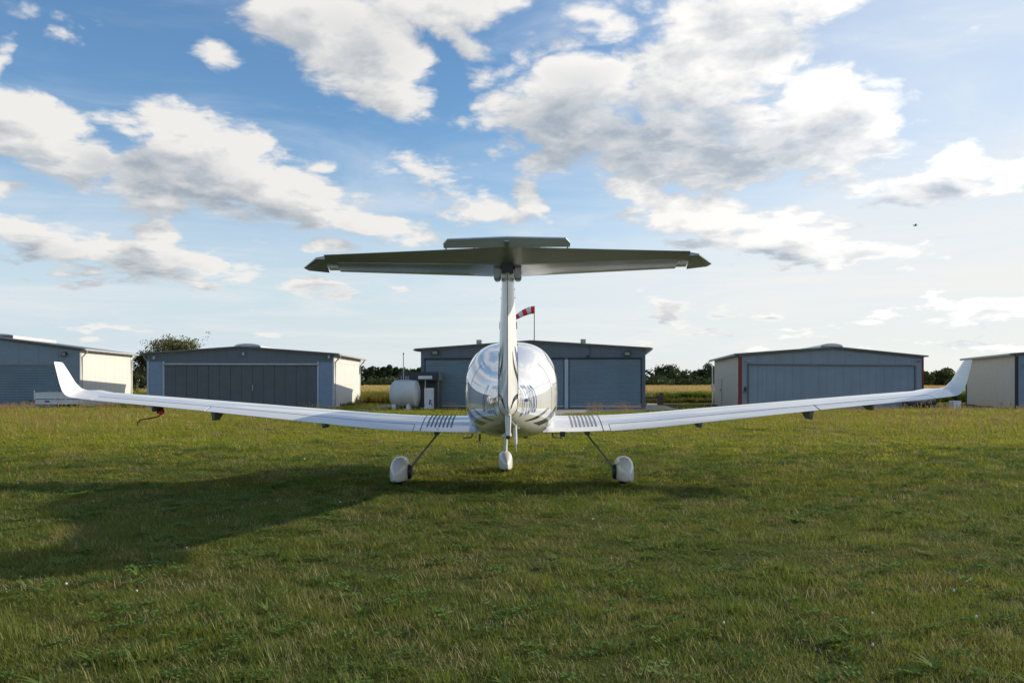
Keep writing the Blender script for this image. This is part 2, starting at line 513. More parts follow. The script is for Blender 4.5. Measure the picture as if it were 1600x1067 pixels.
class Hangar:
    """shed with a low gable to the front; local x along the front, y into the depth"""
    def __init__(s, A, B, back, eave, ridge, label, wallmats, over=.28, ridge_at=.5):
        s.W = (B - A).length
        u = (B - A).normalized(); s.rz = math.atan2(u.y, u.x)
        s.e = empty('hangar', (A.x, A.y, 0), s.rz)
        tag(s.e, label, 'hangar')
        v = Vector((-u.y, u.x, 0)); bk = Vector((back[0], back[1], 0))
        s.D = bk.dot(v); s.k = bk.dot(u) / s.D           # slight skew of the plan
        s.eave, s.ridge, s.over = eave, ridge, over
        s.mx = s.W * ridge_at
        W, D = s.W, s.D
        front, left, right = wallmats
        P = s.P
        # walls: front gable with thickness, sides, back
        t = .12
        b = MB(); zr, ze = ridge, eave
        def gable(y0, y1):
            poly = [(0, 0), (W, 0), (W, ze), (s.mx, zr), (0, ze)]
            b.loft([[P(x, y0, z) for x, z in poly], [P(x, y1, z) for x, z in poly]])
        gable(0, t)
        b.build('front_wall', front, s.e)
        b = MB(); gable(D - t, D); b.build('back_wall', right, s.e)
        b = MB(); b.hexa([P(0, t, 0), P(t, t, 0), P(t, D - t, 0), P(0, D - t, 0)], [P(0, t, ze), P(t, t, ze + .02), P(t, D - t, ze + .02), P(0, D - t, ze)])
        b.build('side_wall', left, s.e)
        b = MB(); b.hexa([P(W - t, t, 0), P(W, t, 0), P(W, D - t, 0), P(W - t, D - t, 0)], [P(W - t, t, ze + .02), P(W, t, ze), P(W, D - t, ze), P(W - t, D - t, ze + .02)])
        b.build('side_wall', right, s.e)
        # roof
        b = MB(); o = over; f = .18; sl1 = (zr - ze) / s.mx; sl2 = (zr - ze) / (W - s.mx); th = .07
        for y0, y1 in ((-f, D + f),):
            prof_t = [(-o, ze - o * sl1 + th), (s.mx, zr + th), (W + o, ze - o * sl2 + th)]
            prof_b = [(W + o, ze - o * sl2 + .004), (s.mx, zr + .004), (-o, ze - o * sl1 + .004)]
            poly = prof_t + prof_b
            b.loft([[P(x, y0, z) for x, z in poly], [P(x, y1, z) for x, z in poly]])
        s.roof = b.build('roof', ROOFM, s.e)
        # barge board under the roof edge in front
        b = MB()
        poly = [(-.02, ze - .10), (s.mx, zr - .10), (W + .02, ze - .10), (W + .02, ze - .004), (s.mx, zr - .004), (-.02, ze - .004)]
        b.loft([[P(x, -.035, z) for x, z in poly], [P(x, -.004, z) for x, z in poly]])
        b.build('barge_board', TRIM, s.e)

    def P(s, x, y, z): return (x + s.k * y, y, z)

    def gutter(s, side, pipes=(0.25,), pm=TRIMLIGHT):
        W, D, o = s.W, s.D, s.over
        x = (W + o) if side > 0 else -o
        z = s.eave - o * (s.ridge - s.eave) / s.mx
        b = MB(); b.tube([s.P(x + .03 * side, -.15, z), s.P(x + .03 * side, D + .15, z)], .06, 8)
        b.build('gutter', pm, s.e)
        for y in pipes:
            xw = (W + .06) if side > 0 else -.06
            b = MB(); b.tube([s.P(x + .03 * side, y, z - .03), s.P(x, y, z - .14), s.P(xw, y, z - .38), s.P(xw, y, .05)], .042, 8)
            b.build('downpipe', pm, s.e)

    def box(s, name, m, x0, x1, y0, y1, z0, z1, parent=None, bevel=0):
        b = MB(); b.box(x0, x1, y0, y1, z0, z1)
        return b.build(name, m, parent or s.e, bevel=bevel)

    def skylight(s, y0, y1, hw=.9, h=.28, x=None):
        x = s.mx if x is None else x
        b = MB(); zb = s.ridge - hw * (s.ridge - s.eave) / s.mx + .02; n = 12
        prof = [(x - hw, zb), (x - hw, s.ridge + .10)]
        prof += [(x - hw * math.cos(PI * k / n), s.ridge + .10 + h * math.sin(PI * k / n)) for k in range(1, n)]
        prof += [(x + hw, s.ridge + .10), (x + hw, zb)]
        b.loft([[s.P(a, y0, c) for a, c in prof], [s.P(a, y1, c) for a, c in prof]])
        o = b.build('skylight', SKYL, s.e, True)
        b = MB()
        fr = [(a * 1.0, c) for a, c in prof]
        b.loft([[s.P(x + (a - x) * 1.03, y0 - .05, c + .02) for a, c in prof], [s.P(x + (a - x) * 1.03, y0 + .03, c + .02) for a, c in prof]], (False, False))
        b.add([s.P(a, y0 - .03, min(c, s.ridge + .10)) for a, c in (prof[0], prof[1], prof[-2], prof[-1])], [(0, 1, 2, 3)])
        b.build('frame', TRIM, o)

    def floodlight(s, x, z, m=PLAINDARK, w=.16):
        b = MB(); b.hexa([(x - w, -.20, z - .12), (x + w, -.20, z - .12), (x + w, -.06, z - .08), (x - w, -.06, z - .08)],
                         [(x - w, -.24, z + .06), (x + w, -.24, z + .06), (x + w, -.06, z + .10), (x - w, -.06, z + .10)])
        b.box(x - .02, x + .02, -.06, -.004, z - .04, z + .04)
        o = b.build('floodlight', m, s.e)
        b = MB(); b.add([(x - w * .8, -.205, z - .10), (x + w * .8, -.205, z - .10), (x + w * .8, -.246, z + .045), (x - w * .8, -.246, z + .045)], [(0, 1, 2, 3)])
        b.build('lens', mat('lamp_glass', (.35, .38, .36), .2), o)

    def camera_unit(s, x, z, m=TRIMLIGHT):
        b = MB(); b.tube([(x, -.02, z), (x, -.14, z)], .03, 8)
        b.tube([(x, -.14, z + .07), (x, -.14, z - .08)], [.055, .07], 10)
        o = b.build('security_camera', m, s.e, True)


V = Vector
# --- hangar at the left edge of the picture
h1 = Hangar(V((-34.1, 44.7, 0)), V((-23.1, 46.0, 0)), (-1.1, 8.9), 3.12, 3.86,
            'blue-grey hangar at the left edge with roller door behind the white trailer', (WALLBLUE, CREAM, CREAM))
W = h1.W
for x0, x1 in ((1.0, 4.9), (5.5, W - .98)):
    b = MB(); roller(b, x0, x1, .12, 2.17, -.03); d = b.build('roller_door', ROLLER, h1.e, True, sharp=50)
    h1.box('bottom_rail', PILLAR, x0, x1, -.07, -.03, .03, .12, d)
    b = MB(); b.box(x0 - .1, x1 + .1, -.055, -.004, 2.17, 2.27); b.box(x0 - .06, x0, -.05, -.004, 0, 2.17); b.box(x1, x1 + .06, -.05, -.004, 0, 2.17)
    b.build('door_frame', TRIM, h1.e)
h1.gutter(1, (.22, 8.6)); h1.floodlight(W - .75, 2.86, w=.12)
h1.box('corner_trim', TRIMLIGHT, W - .02, W + .02, -.02, .10, 0, 3.1)
h1.skylight(2.7, 8.8, 1.0, .10)

# --- second hangar: dark sliding door, cream end wall lit by the sun
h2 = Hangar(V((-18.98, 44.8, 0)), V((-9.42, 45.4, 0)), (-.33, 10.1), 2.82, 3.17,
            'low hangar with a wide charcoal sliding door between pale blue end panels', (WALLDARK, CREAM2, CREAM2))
W = h2.W
b = MB(); n = 14; xa, xb = .88, W - .80
for k in range(n):
    a0 = xa + (xb - xa) * k / n; a1 = xa + (xb - xa) * (k + 1) / n
    b.box(a0 + .006, a1 - .006, -.045 - .012 * (k % 2), -.012, .03, 2.22)
b.build('sliding_door', DOORDARK, h2.e)
b = MB(); b.box(.82, W - .74, -.13, -.06, 2.25, 2.34); b.build('door_rail', TRIMLIGHT, h2.e)
for x0, x1, in ((.05, .86), (W - .78, W - .03)):
    h2.box('end_panel', PILLARB, x0, x1, -.04, -.006, 0, 2.42)
for x in (.0, .80, W - .84, W - .05):
    h2.box('post', PILLAR, x, x + .09, -.075, -.042, 0, 2.44)
h2.gutter(1, (.30, 9.6)); h2.gutter(-1, (.3,))
h2.camera_unit(h2.mx + .15, 2.83); h2.camera_unit(.38, 2.62); h2.camera_unit(W - .22, 2.68)
h2.skylight(.9, 9.2, .66, .14, h2.mx + .10)
h2.box('door_handle', GALV, W - 4.2, W - 4.15, -.09, -.06, .9, 1.2)

# --- middle hangar behind the aircraft: two roller doors
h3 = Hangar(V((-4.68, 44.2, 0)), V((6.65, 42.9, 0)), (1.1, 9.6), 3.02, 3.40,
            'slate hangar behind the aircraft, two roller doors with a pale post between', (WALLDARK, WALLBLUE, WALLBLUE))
W = h3.W
for x0, x1 in ((.26, 7.33), (7.62, W - .24)):
    b = MB(); roller(b, x0, x1, .16, 2.50, -.035, .088); d = b.build('roller_door', ROLLER, h3.e, True, sharp=50)
    h3.box('bottom_rail', PILLAR, x0, x1, -.075, -.035, .10, .16, d)
    b = MB(); b.box(x0 - .06, x1 + .06, -.10, -.004, 2.50, 2.58); b.box(x0 - .05, x0, -.06, -.004, 0, 2.5); b.box(x1, x1 + .05, -.06, -.004, 0, 2.5)
    b.build('door_frame', PLAINDARK, h3.e)
h3.box('door_post', PILLAR, 7.38, 7.57, -.12, -.004, .03, 2.49)
h3.floodlight(.78, 2.88); h3.floodlight(W - .90, 2.79)
h3.camera_unit(W - 2.85, 2.62, PLAINDARK)
for x in (3.0, W - 3.1):
    z = 3.40 - abs(x - h3.mx) * (.38 / h3.mx) + .07
    b = MB(); b.box(x - .13, x + .13, .1, .36, z - .02, z + .22); b.tube([(x, .02, z + .12), (x, .1, z + .12)], .06, 8)
    b.build('vent_box', GALV, h3.e)
b = MB(); b.tube([(W - 2.82, -.2, 3.2), (W - 2.75, -.03, 3.05), (W - 2.75, -.03, 2.75), (W - 2.85, -.04, 2.65)], .012, 5); b.build('cable', PLAINDARK, h3.e)
h3.gutter(1, ()); h3.gutter(-1, ())
b = MB(); b.tube([(W + .02, .3, 1.95), (W + .3, .3, 1.98), (W + .3, .3, 2.1)], .02, 6); b.tube([(W + .22, .3, 1.85), (W + .38, .3, 1.98)], .03, 6)
b.build('wall_bracket', PLAINDARK, h3.e)

# --- fourth hangar: beige side, red corner strips
h4 = Hangar(V((10.85, 41.1, 0)), V((21.1, 44.2, 0)), (1.45, 11.2), 2.66, 3.05,
            'pale blue hangar with dark red corner strips, folding door and beige side wall', (WALLBLUE, BEIGE, BEIGE))
W = h4.W
b = MB(); xa, xb = .52, W - .55; n = 19
for k in range(n):
    a0 = xa + (xb - xa) * k / n; a1 = xa + (xb - xa) * (k + 1) / n; dz = (.0085 if k < 9 else .004)
    m_ = (a0 + a1) / 2
    b.add([(a0, -.03, .04), (m_, -.03 - dz, .04), (a1 - .004, -.03, .04), (a0, -.03, 2.17), (m_, -.03 - dz, 2.17), (a1 - .004, -.03, 2.17)],
          [(0, 1, 4, 3), (1, 2, 5, 4)])
b.build('folding_door', mat('blue_door_sheet', (.235, .305, .38), .75, var=.12, vscale=1, dirt=.3, seam_x=.488), h4.e)
b = MB(); b.box(.48, W - .50, -.11, -.004, 2.18, 2.24); b.box(W - .55, W - .47, -.09, -.004, 0, 2.18); b.box(.46, .51, -.06, -.004, 0, 2.18)
b.build('door_frame', TRIM, h4.e)
h4.box('corner_trim', RED, -.03, .13, -.03, .05, 0, 2.63); h4.box('corner_trim', RED, W - .06, W + .03, -.03, .14, 0, 2.63)
h4.box('notice_board', PLAINDARK, .26, .38, -.03, -.006, .92, 1.12)
h4.box('shelf', TRIM, .20, .44, -.08, -.006, .87, .90)
h4.gutter(-1, (11.0,)); h4.skylight(.5, 10.6, .62, .14)
b = MB(); b.tube([(.35, -.02, 2.36), (.45, -.16, 2.33), (.55, -.22, 2.36)], .025, 6); b.build('security_camera', TRIMLIGHT, h4.e)
b = MB(); b.tube([(W - .35, -.02, 2.4), (W - .35, -.18, 2.4)], .03, 6); b.build('security_camera', PLAINDARK, h4.e)
b = MB()
for y_, z_ in ((6.6, .1), (8.1, .1)):
    b.hexa([h4.P(-.03, y_, 0), h4.P(-.004, y_, 0), h4.P(-.004, y_ + .05, 0), h4.P(-.03, y_ + .05, 0)], [h4.P(-.03, y_, 1.55), h4.P(-.004, y_, 1.55), h4.P(-.004, y_ + .05, 1.55), h4.P(-.03, y_ + .05, 1.55)])
b.hexa([h4.P(-.025, 6.65, .02), h4.P(-.005, 6.65, .02), h4.P(-.005, 8.1, .02), h4.P(-.025, 8.1, .02)], [h4.P(-.025, 6.65, 1.53), h4.P(-.005, 6.65, 1.53), h4.P(-.005, 8.1, 1.53), h4.P(-.025, 8.1, 1.53)])
dr = b.build('side_door', BEIGE, h4.e)
b = MB(); b.box(h4.k * 7 - .07, h4.k * 7 - .03, 6.9, 7.0, .85, .95); b.build('handle', PLAINDARK, dr)

# --- fifth hangar at the right edge
h5 = Hangar(V((25.4, 43.4, 0)), V((35.0, 40.9, 0)), (2.6, 9.6), 2.76, 3.15,
            'hangar cut off by the right edge, grey-cream side wall with black corner strip', (WALLBLUE, mat('grey_cream_sheet', (.52, .51, .44), .6, var=.08, vscale=2, dirt=.2), CREAM))
h5.box('corner_trim', PLAINDARK, -.04, .11, -.03, .06, 0, 2.74)
h5.box('corner_trim', PLAINDARK, h5.k * h5.D - .05, h5.k * h5.D + .1, h5.D - .02, h5.D + .05, 0, 2.74)
h5.camera_unit(.42, 2.2); h5.gutter(-1, ())
b = MB(); n = 12
for k in range(n):
    a0 = 1.0 + k * .62; b.box(a0, a0 + .6, -.04 - .012 * (k % 2), -.01, .03, 2.2)
b.build('folding_door', MATS['blue_door_sheet'], h5.e)
h5.box('door_rail', TRIM, .9, 8.6, -.1, -.012, 2.21, 2.28)

# ------------------------------------------------------------------ fuel station by the middle hangar
t = empty('fuel_tank', (-5.35, 42.6, 0), R(-9)); tag(t, 'white horizontal fuel tank on two white cradle blocks in front of the conifer wood', 'fuel tank')
b = MB(); r = .67; zc = .77; n = 32
prof = [(-.68, .05), (-.67, .25), (-.62, .45), (-.55, .57), (-.48, .63), (-.42, r), (.62, r), (.66, .645), (.70, .55), (.74, .38), (.77, .2), (.78, .02)]
b.loft([[(x, math.cos(2 * PI * k / n) * rr, zc + math.sin(2 * PI * k / n) * rr) for k in range(n)] for x, rr in prof])
b.build('tank_shell', TANKM, t, True)
for x in (-.36, .36):
    b = MB(); b.hexa([(x - .09, -.60, 0), (x + .09, -.60, 0), (x + .09, .60, 0), (x - .09, .60, 0)], [(x - .06, -.56, .26), (x + .06, -.56, .26), (x + .06, .56, .26), (x - .06, .56, .26)])
    b.build('cradle', WHITEM, t)
b = MB(); b.tube([(-.02, 0, 1.40), (-.02, 0, 2.72)], .025, 8); vp = b.build('vent_pipe', TRIMLIGHT, t)
b = MB(); b.tube([(-.02, 0, 2.72), (-.02, 0, 2.80)], .034, 8); b.build('cap', RUST, vp)
b = MB(); b.box(-.22, .32, -.2, .2, 1.42, 1.46); b.build('manhole_lid', TANKM, t)
for x, h in ((-.42, .12), (-.48, .08), (.08, .20), (.15, .17), (.22, .20), (-.14, .22)):
    b = MB(); b.tube([(x, .02, 1.40), (x, .02, 1.44 + h)], .014, 6); b.tube([(x - .03, .02, 1.44 + h), (x + .03, .02, 1.44 + h)], .012, 6); b.build('valve', GALV, t)

t = empty('fuel_kiosk', (-3.9, 43.7, 0), R(-7)); tag(t, 'dark open fuel shelter with black fascia standing against the roller door', 'shelter')
b = MB(); b.box(-1.75, .30, -.55, .28, 1.42, 1.86); b.build('roof_box', mat('anthracite_sheet', (.035, .042, .05), .5, var=.1), t)
b = MB(); b.hexa([(.304, -.55, 1.42), (.34, -.55, 1.42), (.34, .28, 1.42), (.304, .28, 1.42)], [(.304, -.55, 1.86), (.34, -.55, 1.86), (.34, .28, 1.86), (.304, .28, 1.86)]); b.build('side_fascia', mat('grey_green_sheet', (.20, .21, .19), .6), t)
for x, y in ((-1.7, -.5), (.27, -.5), (.27, .24), (-1.7, .24)):
    b = MB(); b.box(x - .03, x + .03, y - .03, y + .03, 0, 1.42); b.build('post', TRIM, t)
b = MB(); b.box(-1.6, .18, .16, .20, .04, 1.40); b.build('back_panel', mat('brown_grey_board', (.10, .09, .10), .7, var=.15), t)
b = MB()
for k in range(9): b.tube([(.27, -.46 + k * .08, .04), (.27, -.46 + k * .08, 1.40)], .006, 4)
for k in range(5): b.tube([(.27, -.5, .2 + k * .28), (.27, .24, .2 + k * .28)], .006, 4)
b.build('side_mesh', STEEL, t)

t = empty('fuel_pump', (-4.06, 42.35, 0), R(-6)); tag(t, 'slim white fuel pump cabinet under a small lamp canopy', 'fuel pump')
b = MB(); b.box(-.235, .20, -.14, .14, 0, 1.06); c_ = b.build('cabinet', WHITEM, t, bevel=.01)
b = MB()
for x0, z0, x1, z1, w in ((.02, .28, .06, .50, .03), (.06, .50, .10, .40, .025), (.10, .40, .16, .44, .02), (.08, .36, .13, .26, .025), (.02, .22, .05, .30, .02), (.13, .26, .17, .20, .02)):
    b.hexa([(x0 - w, -.146, z0), (x0 + w, -.146, z0), (x0 + w, -.142, z0), (x0 - w, -.142, z0)], [(x1 - w, -.146, z1), (x1 + w, -.146, z1), (x1 + w, -.142, z1), (x1 - w, -.142, z1)])
b.build('logo', mat('blue_grey_print', (.06, .09, .13), .5), c_)
b = MB(); b.box(-.23, -.19, -.02, .02, 1.06, 1.52); b.build('lamp_post', TRIMLIGHT, t)
b = MB(); b.box(-.52, .12, -.22, .10, 1.50, 1.66); b.build('lamp_canopy', WHITEM, t, bevel=.015)
for px_ in (628, 655):
    b = MB(); p = gp(px_ + 4, 639.5); b.hexa([(p.x - .08, p.y - .08, 0), (p.x + .08, p.y - .08, 0), (p.x + .08, p.y + .08, 0), (p.x - .08, p.y + .08, 0)],
        [(p.x - .05, p.y - .05, .09), (p.x + .05, p.y - .05, .09), (p.x + .05, p.y + .05, .09), (p.x - .05, p.y + .05, .09)])
    o = b.build('marker_stone', mat('yellowish_stone', (.62, .55, .36), .8), bevel=.01)
    tag(o, 'small pale marker stone in the grass below the ' + ('middle of the fuel tank' if px_ == 628 else 'right end of the fuel tank'), 'stone', 'marker stones by the fuel tank')

# ------------------------------------------------------------------ windsock
t = empty('windsock', (1.50, 58.5, .22)); tag(t, 'red and white striped windsock on a thin pole behind the middle hangar roof', 'windsock')
b = MB(); b.tube([(0, 0, -.22), (0.02, 0, 6.05)], [.05, .025], 8); b.build('pole', STEEL, t)
cs = [(.02, 5.98 + .06), (-.22, 5.98 + .04), (-.50, 5.98 - .06), (-.78, 5.98 - .18), (-1.04, 5.98 - .34), (-1.30, 5.98 - .50)]
rs = [.27, .27, .25, .22, .19, .14]
for k in range(5):
    (xa, za), (xb, zb) = cs[k], cs[k + 1]; secs = []
    for i in range(4):
        q = i / 3; x_ = xa + (xb - xa) * q; z_ = za + (zb - za) * q; r_ = rs[k] + (rs[k + 1] - rs[k]) * q
        a = math.atan2(zb - za, xb - xa)
        secs.append([(x_ - math.sin(a) * math.cos(c) * r_ * .92, math.sin(c) * r_, z_ + math.cos(a) * math.cos(c) * r_ * (.95 + .05 * math.sin(5 * c))) for c in [2 * PI * j / 16 for j in range(16)]])
    b = MB(); b.loft(secs, (False, k == 4)); b.build('sock_ring', REDCLOTH if k % 2 == 0 else WHITECLOTH, t, True)
b = MB(); b.tube([(.03, .27 * math.cos(c), 6.04 + .27 * math.sin(c)) for c in [2 * PI * j / 16 for j in range(17)]], .012, 5); b.build('hoop', STEEL, t)

# ------------------------------------------------------------------ trailer at the left hangar
p = gp(84, 638.5)
t = empty('flatbed_trailer', (p.x, p.y, 0), R(4)); tag(t, 'white drop-side trailer parked before the leftmost roller door', 'trailer')
for z0, z1, x0, x1, nm in ((.50, .83, -.92, .60, 'upper_side_board'), (.22, .46, -.90, .98, 'lower_side_board')):
    b = MB(); b.box(x0, x1, -.03, .03, z0, z1); b.box(x0, x1, 1.2, 1.26, z0, z1); b.box(x0, x0 + .04, .03, 1.2, z0, z1); b.box(x1 - .04, x1, .03, 1.2, z0, z1)
    b.box(x0, x1, -.045, -.03, z1 - .05, z1 - .01); b.box(x0, x1, -.045, -.03, z0 + .01, z0 + .05)
    b.build(nm, WHITEM, t)
b = MB(); b.box(-.92, .96, .0, 1.2, .46, .50); b.build('deck', TRIM, t)
for x in (-.93, .12, .60):
    b = MB(); b.box(x - .02, x + .02, -.06, -.031, .45, .95 if x < 0 else .86); b.build('stake', WHITEM, t)
for x in (-.30, -.22, .08):
    b = MB(); b.tube([(x, .1, .8), (x, .1, .90), (x + .07, .1, .92)], .015, 6); b.build('lashing_hook', GALV, t)
for x, y in ((.35, .0), (.35, 1.2)):
    b = MB(); n = 20
    b.loft([[(x + math.cos(2 * PI * k / n) * r_, y + dy, .24 + math.sin(2 * PI * k / n) * r_) for k in range(n)] for dy, r_ in ((.04, .18), (.05, .24), (.17, .24), (.18, .18))])
    b.build('wheel', RUBBER, t)
b = MB(); b.box(-.42, -.20, -.050, -.032, .33, .42); b.build('number_plate', mat('plate_violet', (.16, .10, .30), .5), t)
b = MB(); b.tube([(-.92, .6, .42), (-1.5, .6, .40)], .035, 8); b.build('drawbar', STEEL, t)

# ------------------------------------------------------------------ black car
t = empty('parked_car', (20.75, 43.6, 0), R(10)); t.scale = (1.0, 1.0, .70); tag(t, 'black car seen from behind, parked between two hangars under the right wing tip', 'car')
# local y forward (away), x right, rear bumper at y = 0
def csec(y, w, zb, zs, wt_, zt):
    return [(-w, y, zb), (-w * 1.0, y, (zb + zs) / 2), (-w * .97, y, zs), (-wt_, y, zt - .03), (-wt_ * .75, y, zt), (wt_ * .75, y, zt), (wt_, y, zt - .03), (w * .97, y, zs), (w, y, (zb + zs) / 2), (w, y, zb), (w * .8, y, zb - .04), (-w * .8, y, zb - .04)]
b = MB()
b.loft([csec(0, .78, .34, .80, .72, .86), csec(.08, .86, .26, .90, .70, 1.02), csec(.45, .89, .22, .93, .64, 1.38), csec(.8, .90, .22, .94, .62, 1.46), csec(1.8, .90, .22, .94, .64, 1.50),
        csec(2.6, .90, .22, .93, .62, 1.40), csec(3.2, .89, .22, .92, .72, 1.02), csec(3.9, .86, .24, .84, .74, .90), csec(4.25, .74, .30, .66, .6, .72)])
b.build('body', CARM, t, True, sharp=28)
for nm, q in (('rear_window', [(-.60, .10, 1.02), (.60, .10, 1.02), (.56, .42, 1.34), (-.56, .42, 1.34)]),):
    b = MB(); b.add([(x, y - .05, z) for x, y, z in q], [(0, 1, 2, 3)]); b.add([(x, y - .02, z) for x, y, z in q], [(0, 1, 2, 3)]); b.build(nm, GLASS, t)
for sx in (-1, 1):
    b = MB(); b.hexa([(sx * .905, .6, .95), (sx * .905, 2.9, .95), (sx * .89, 2.9, .95), (sx * .89, .6, .95)], [(sx * .66, .95, 1.40), (sx * .66, 2.45, 1.40), (sx * .64, 2.45, 1.40), (sx * .64, .95, 1.40)]); b.build('side_window', GLASS, t)
    b = MB(); b.box(sx * .84 - .08, sx * .84 + .06, -.02, .10, .78, .92); b.build('tail_light', mat('tail_lamp_red', (.25, .01, .01), .2), t)
    for y in (.75, 3.35):
        b = MB(); n = 24; x0 = sx * .70; x1 = sx * .915
        b.loft([[(x, y + math.cos(2 * PI * k / n) * r_, .32 + math.sin(2 * PI * k / n) * r_) for k in range(n)] for x, r_ in ((x0, .28), (x0, .32), (x1 - sx * .03, .32), (x1, .29))])
        w_ = b.build('wheel', RUBBER, t, True)
        b = MB(); b.loft([[(x, y + math.cos(2 * PI * k / n) * r_, .32 + math.sin(2 * PI * k / n) * r_) for k in range(n)] for x, r_ in ((x1 - sx * .02, .2), (x1 + sx * .008, .19))]); b.build('rim', GALV, w_)
b = MB(); b.box(-.26, .26, -.03, -.006, .60, .71); pl = b.build('number_plate', mat('plate_white', (.62, .62, .62), .5), t)
b = MB()
for k, x in enumerate((-.20, -.13, -.04, .03, .10, .17)): b.box(x, x + .035, -.034, -.031, .625, .69)
tag(b.build('plate_characters', PLAINDARK, pl), kind='stuff')
b = MB(); b.box(-.84, .84, -.05, .06, .30, .50); b.build('bumper', PLAINDARK, t, bevel=.03)

# white block beside the fifth hangar, barrier, small sign
p = gp(1507, 640)
o = MB().box(p.x - .22, p.x + .16, p.y + .6, p.y + 1.1, 0, .42).build('concrete_block', WHITEM, bevel=.02); tag(o, 'small pale block at the foot of the grey-cream hangar wall', 'block')
t = empty('wooden_barrier', (gp(1031, 633).x, gp(1031, 633).y, 0)); tag(t, 'weathered wooden barrier rail and posts beside the corn', 'barrier')
b = MB(); b.box(-.13, .16, -.12, .12, 0, .60); b.build('post', WOOD, t, bevel=.02)
b = MB(); b.box(.06, .26, .3, .5, 0, .72); b.build('post', WOOD, t, bevel=.02)
b = MB(); b.box(-2.6, -.13, -.04, .04, .38, .50); b.build('rail', WOOD, t, bevel=.01)
t = empty('road_sign', (13.1, 56.0, 0)); tag(t, 'small pale sign on a thin post beside the beige hangar wall', 'sign')
b = MB(); b.tube([(0, 0, 0), (0, 0, 1.25)], .025, 8); b.build('post', GALV, t)
b = MB(); b.box(-.16, .16, -.035, -.012, 1.0, 1.22); b.build('sign_plate', WHITEM, t, bevel=.01)
# small bird
t = empty('bird', gp(1430, 700)); tag(t, 'tiny dark bird flying in front of the right-hand clouds', 'bird')
t.location = ((1430 - 800) / F * 30, 30, CH + (HY - 352.5) / F * 30)
b = MB(); b.loft([[(x, math.cos(c) * r_, math.sin(c) * r_ * .9) for c in [2 * PI * k / 8 for k in range(8)]] for x, r_ in ((-.075, .004), (-.05, .018), (-.01, .026), (.04, .02), (.07, .012), (.09, .003))])
b.build('body', mat('grey_feather', (.30, .29, .27), .8), t, True)
for s_ in (-1, 1):
    b = MB(); b.hexa([(-.03, 0, .005), (.03, 0, .005), (.01, s_ * .11, .035), (-.05, s_ * .12, .035)], [(-.03, 0, .012), (.03, 0, .012), (.01, s_ * .11, .039), (-.05, s_ * .12, .039)]); b.build('wing', MATS['grey_feather'], t)

# ------------------------------------------------------------------ the aircraft
# local frame: x right, y forward (away from the camera), z up; y values are metres from the camera's foot
plane = empty('light_aircraft', (0, 11.4, 0), R(.50))
plane.rotation_euler = (0, R(-.12), R(-.40))
tag(plane, 'white single-engine light aircraft seen from behind on the grass, T-tail, raised wing tips', 'aircraft')
OFF = Vector((0, -11.4, 0))


class AB(MB):
    def build(s, name, m, parent=None, smooth=True, bevel=0, sharp=35):
        s.v = [(x, y - 11.4, z) for x, y, z in s.v]
        return MB.build(s, name, m, parent or plane, smooth, bevel, sharp)


# hull stations: y, half width, top z, bottom z
ST = np.array([
 (7.14, .072, 1.300, 1.085), (7.20, .082, 1.310, 1.072), (7.45, .100, 1.325, 1.022), (8.00, .160, 1.365, .945), (8.60, .240, 1.420, .868),
 (9.10, .325, 1.490, .805), (9.60, .425, 1.590, .748), (10.0, .500, 1.690, .710), (10.4, .552, 1.785, .683),
 (10.8, .577, 1.845, .668), (11.2, .585, 1.868, .662), (11.7, .580, 1.862, .662), (12.2, .575, 1.780, .665),
 (12.7, .560, 1.600, .670), (13.1, .530, 1.450, .680), (13.6, .470, 1.390, .700), (14.1, .390, 1.320, .760), (14.35, .300, 1.24, .83)])


def pch(xs, ys, x):
    """smooth monotone interpolation"""
    h = np.diff(xs); d = np.diff(ys) / h; m = np.zeros(len(xs))
    m[0], m[-1] = d[0], d[-1]
    for i in range(1, len(xs) - 1):
        m[i] = 0 if d[i - 1] * d[i] <= 0 else 2 / (1 / d[i - 1] + 1 / d[i])
    i = int(np.clip(np.searchsorted(xs, x) - 1, 0, len(h) - 1)); t = (x - xs[i]) / h[i]
    return float((2 * t**3 - 3 * t**2 + 1) * ys[i] + (t**3 - 2 * t**2 + t) * h[i] * m[i] + (-2 * t**3 + 3 * t**2) * ys[i + 1] + (t**3 - t**2) * h[i] * m[i + 1])


def station(y):
    w, zt, zb = (pch(ST[:, 0], ST[:, k], y) for k in (1, 2, 3))
    zc = zb + (zt - zb) * .46
    return w, zt, zb, zc


def expo(y, up):
    k = min(1, max(0, (y - 8.2) / 2.2))
    return 2.0 + (.62 if up else .85) * k


def hull_x(y, z):
    w, zt, zb, zc = station(y)
    up = z > zc; h = (zt - zc) if up else (zc - zb); n = expo(y, up)
    q = 1 - min(1, abs(z - zc) / h) ** n
    return w * max(0, q) ** (1 / n)


def hull_ring(y, N=72, grow=0.0):
    w, zt, zb, zc = station(y); pts = []
    for k in range(N):
        a = 2 * PI * k / N; c, s_ = math.cos(a), math.sin(a); up = s_ > 0
        n = expo(y, up); h = (zt - zc) if up else (zc - zb)
        x = math.copysign(abs(c) ** (2 / n), c) * (w + grow); z = zc + math.copysign(abs(s_) ** (2 / n), s_) * (h + grow)
        pts.append((x, y, z))
    return pts


b = AB()
ysamp = [7.14, 7.17, 7.20, 7.26] + [7.35 + .1 * k for k in range(70)] + [14.35]
b.loft([hull_ring(y) for y in ysamp])
b.build('fuselage', PAINT, sharp=50)


def to_local(px, py, D):
    p = Vector(((px - 800) / F * D, D, CH + (HY - py) / F * D)) - Vector((0, 11.4, 0))
    p = plane.rotation_euler.to_matrix().inverted() @ p
    return p + Vector((0, 11.4, 0))


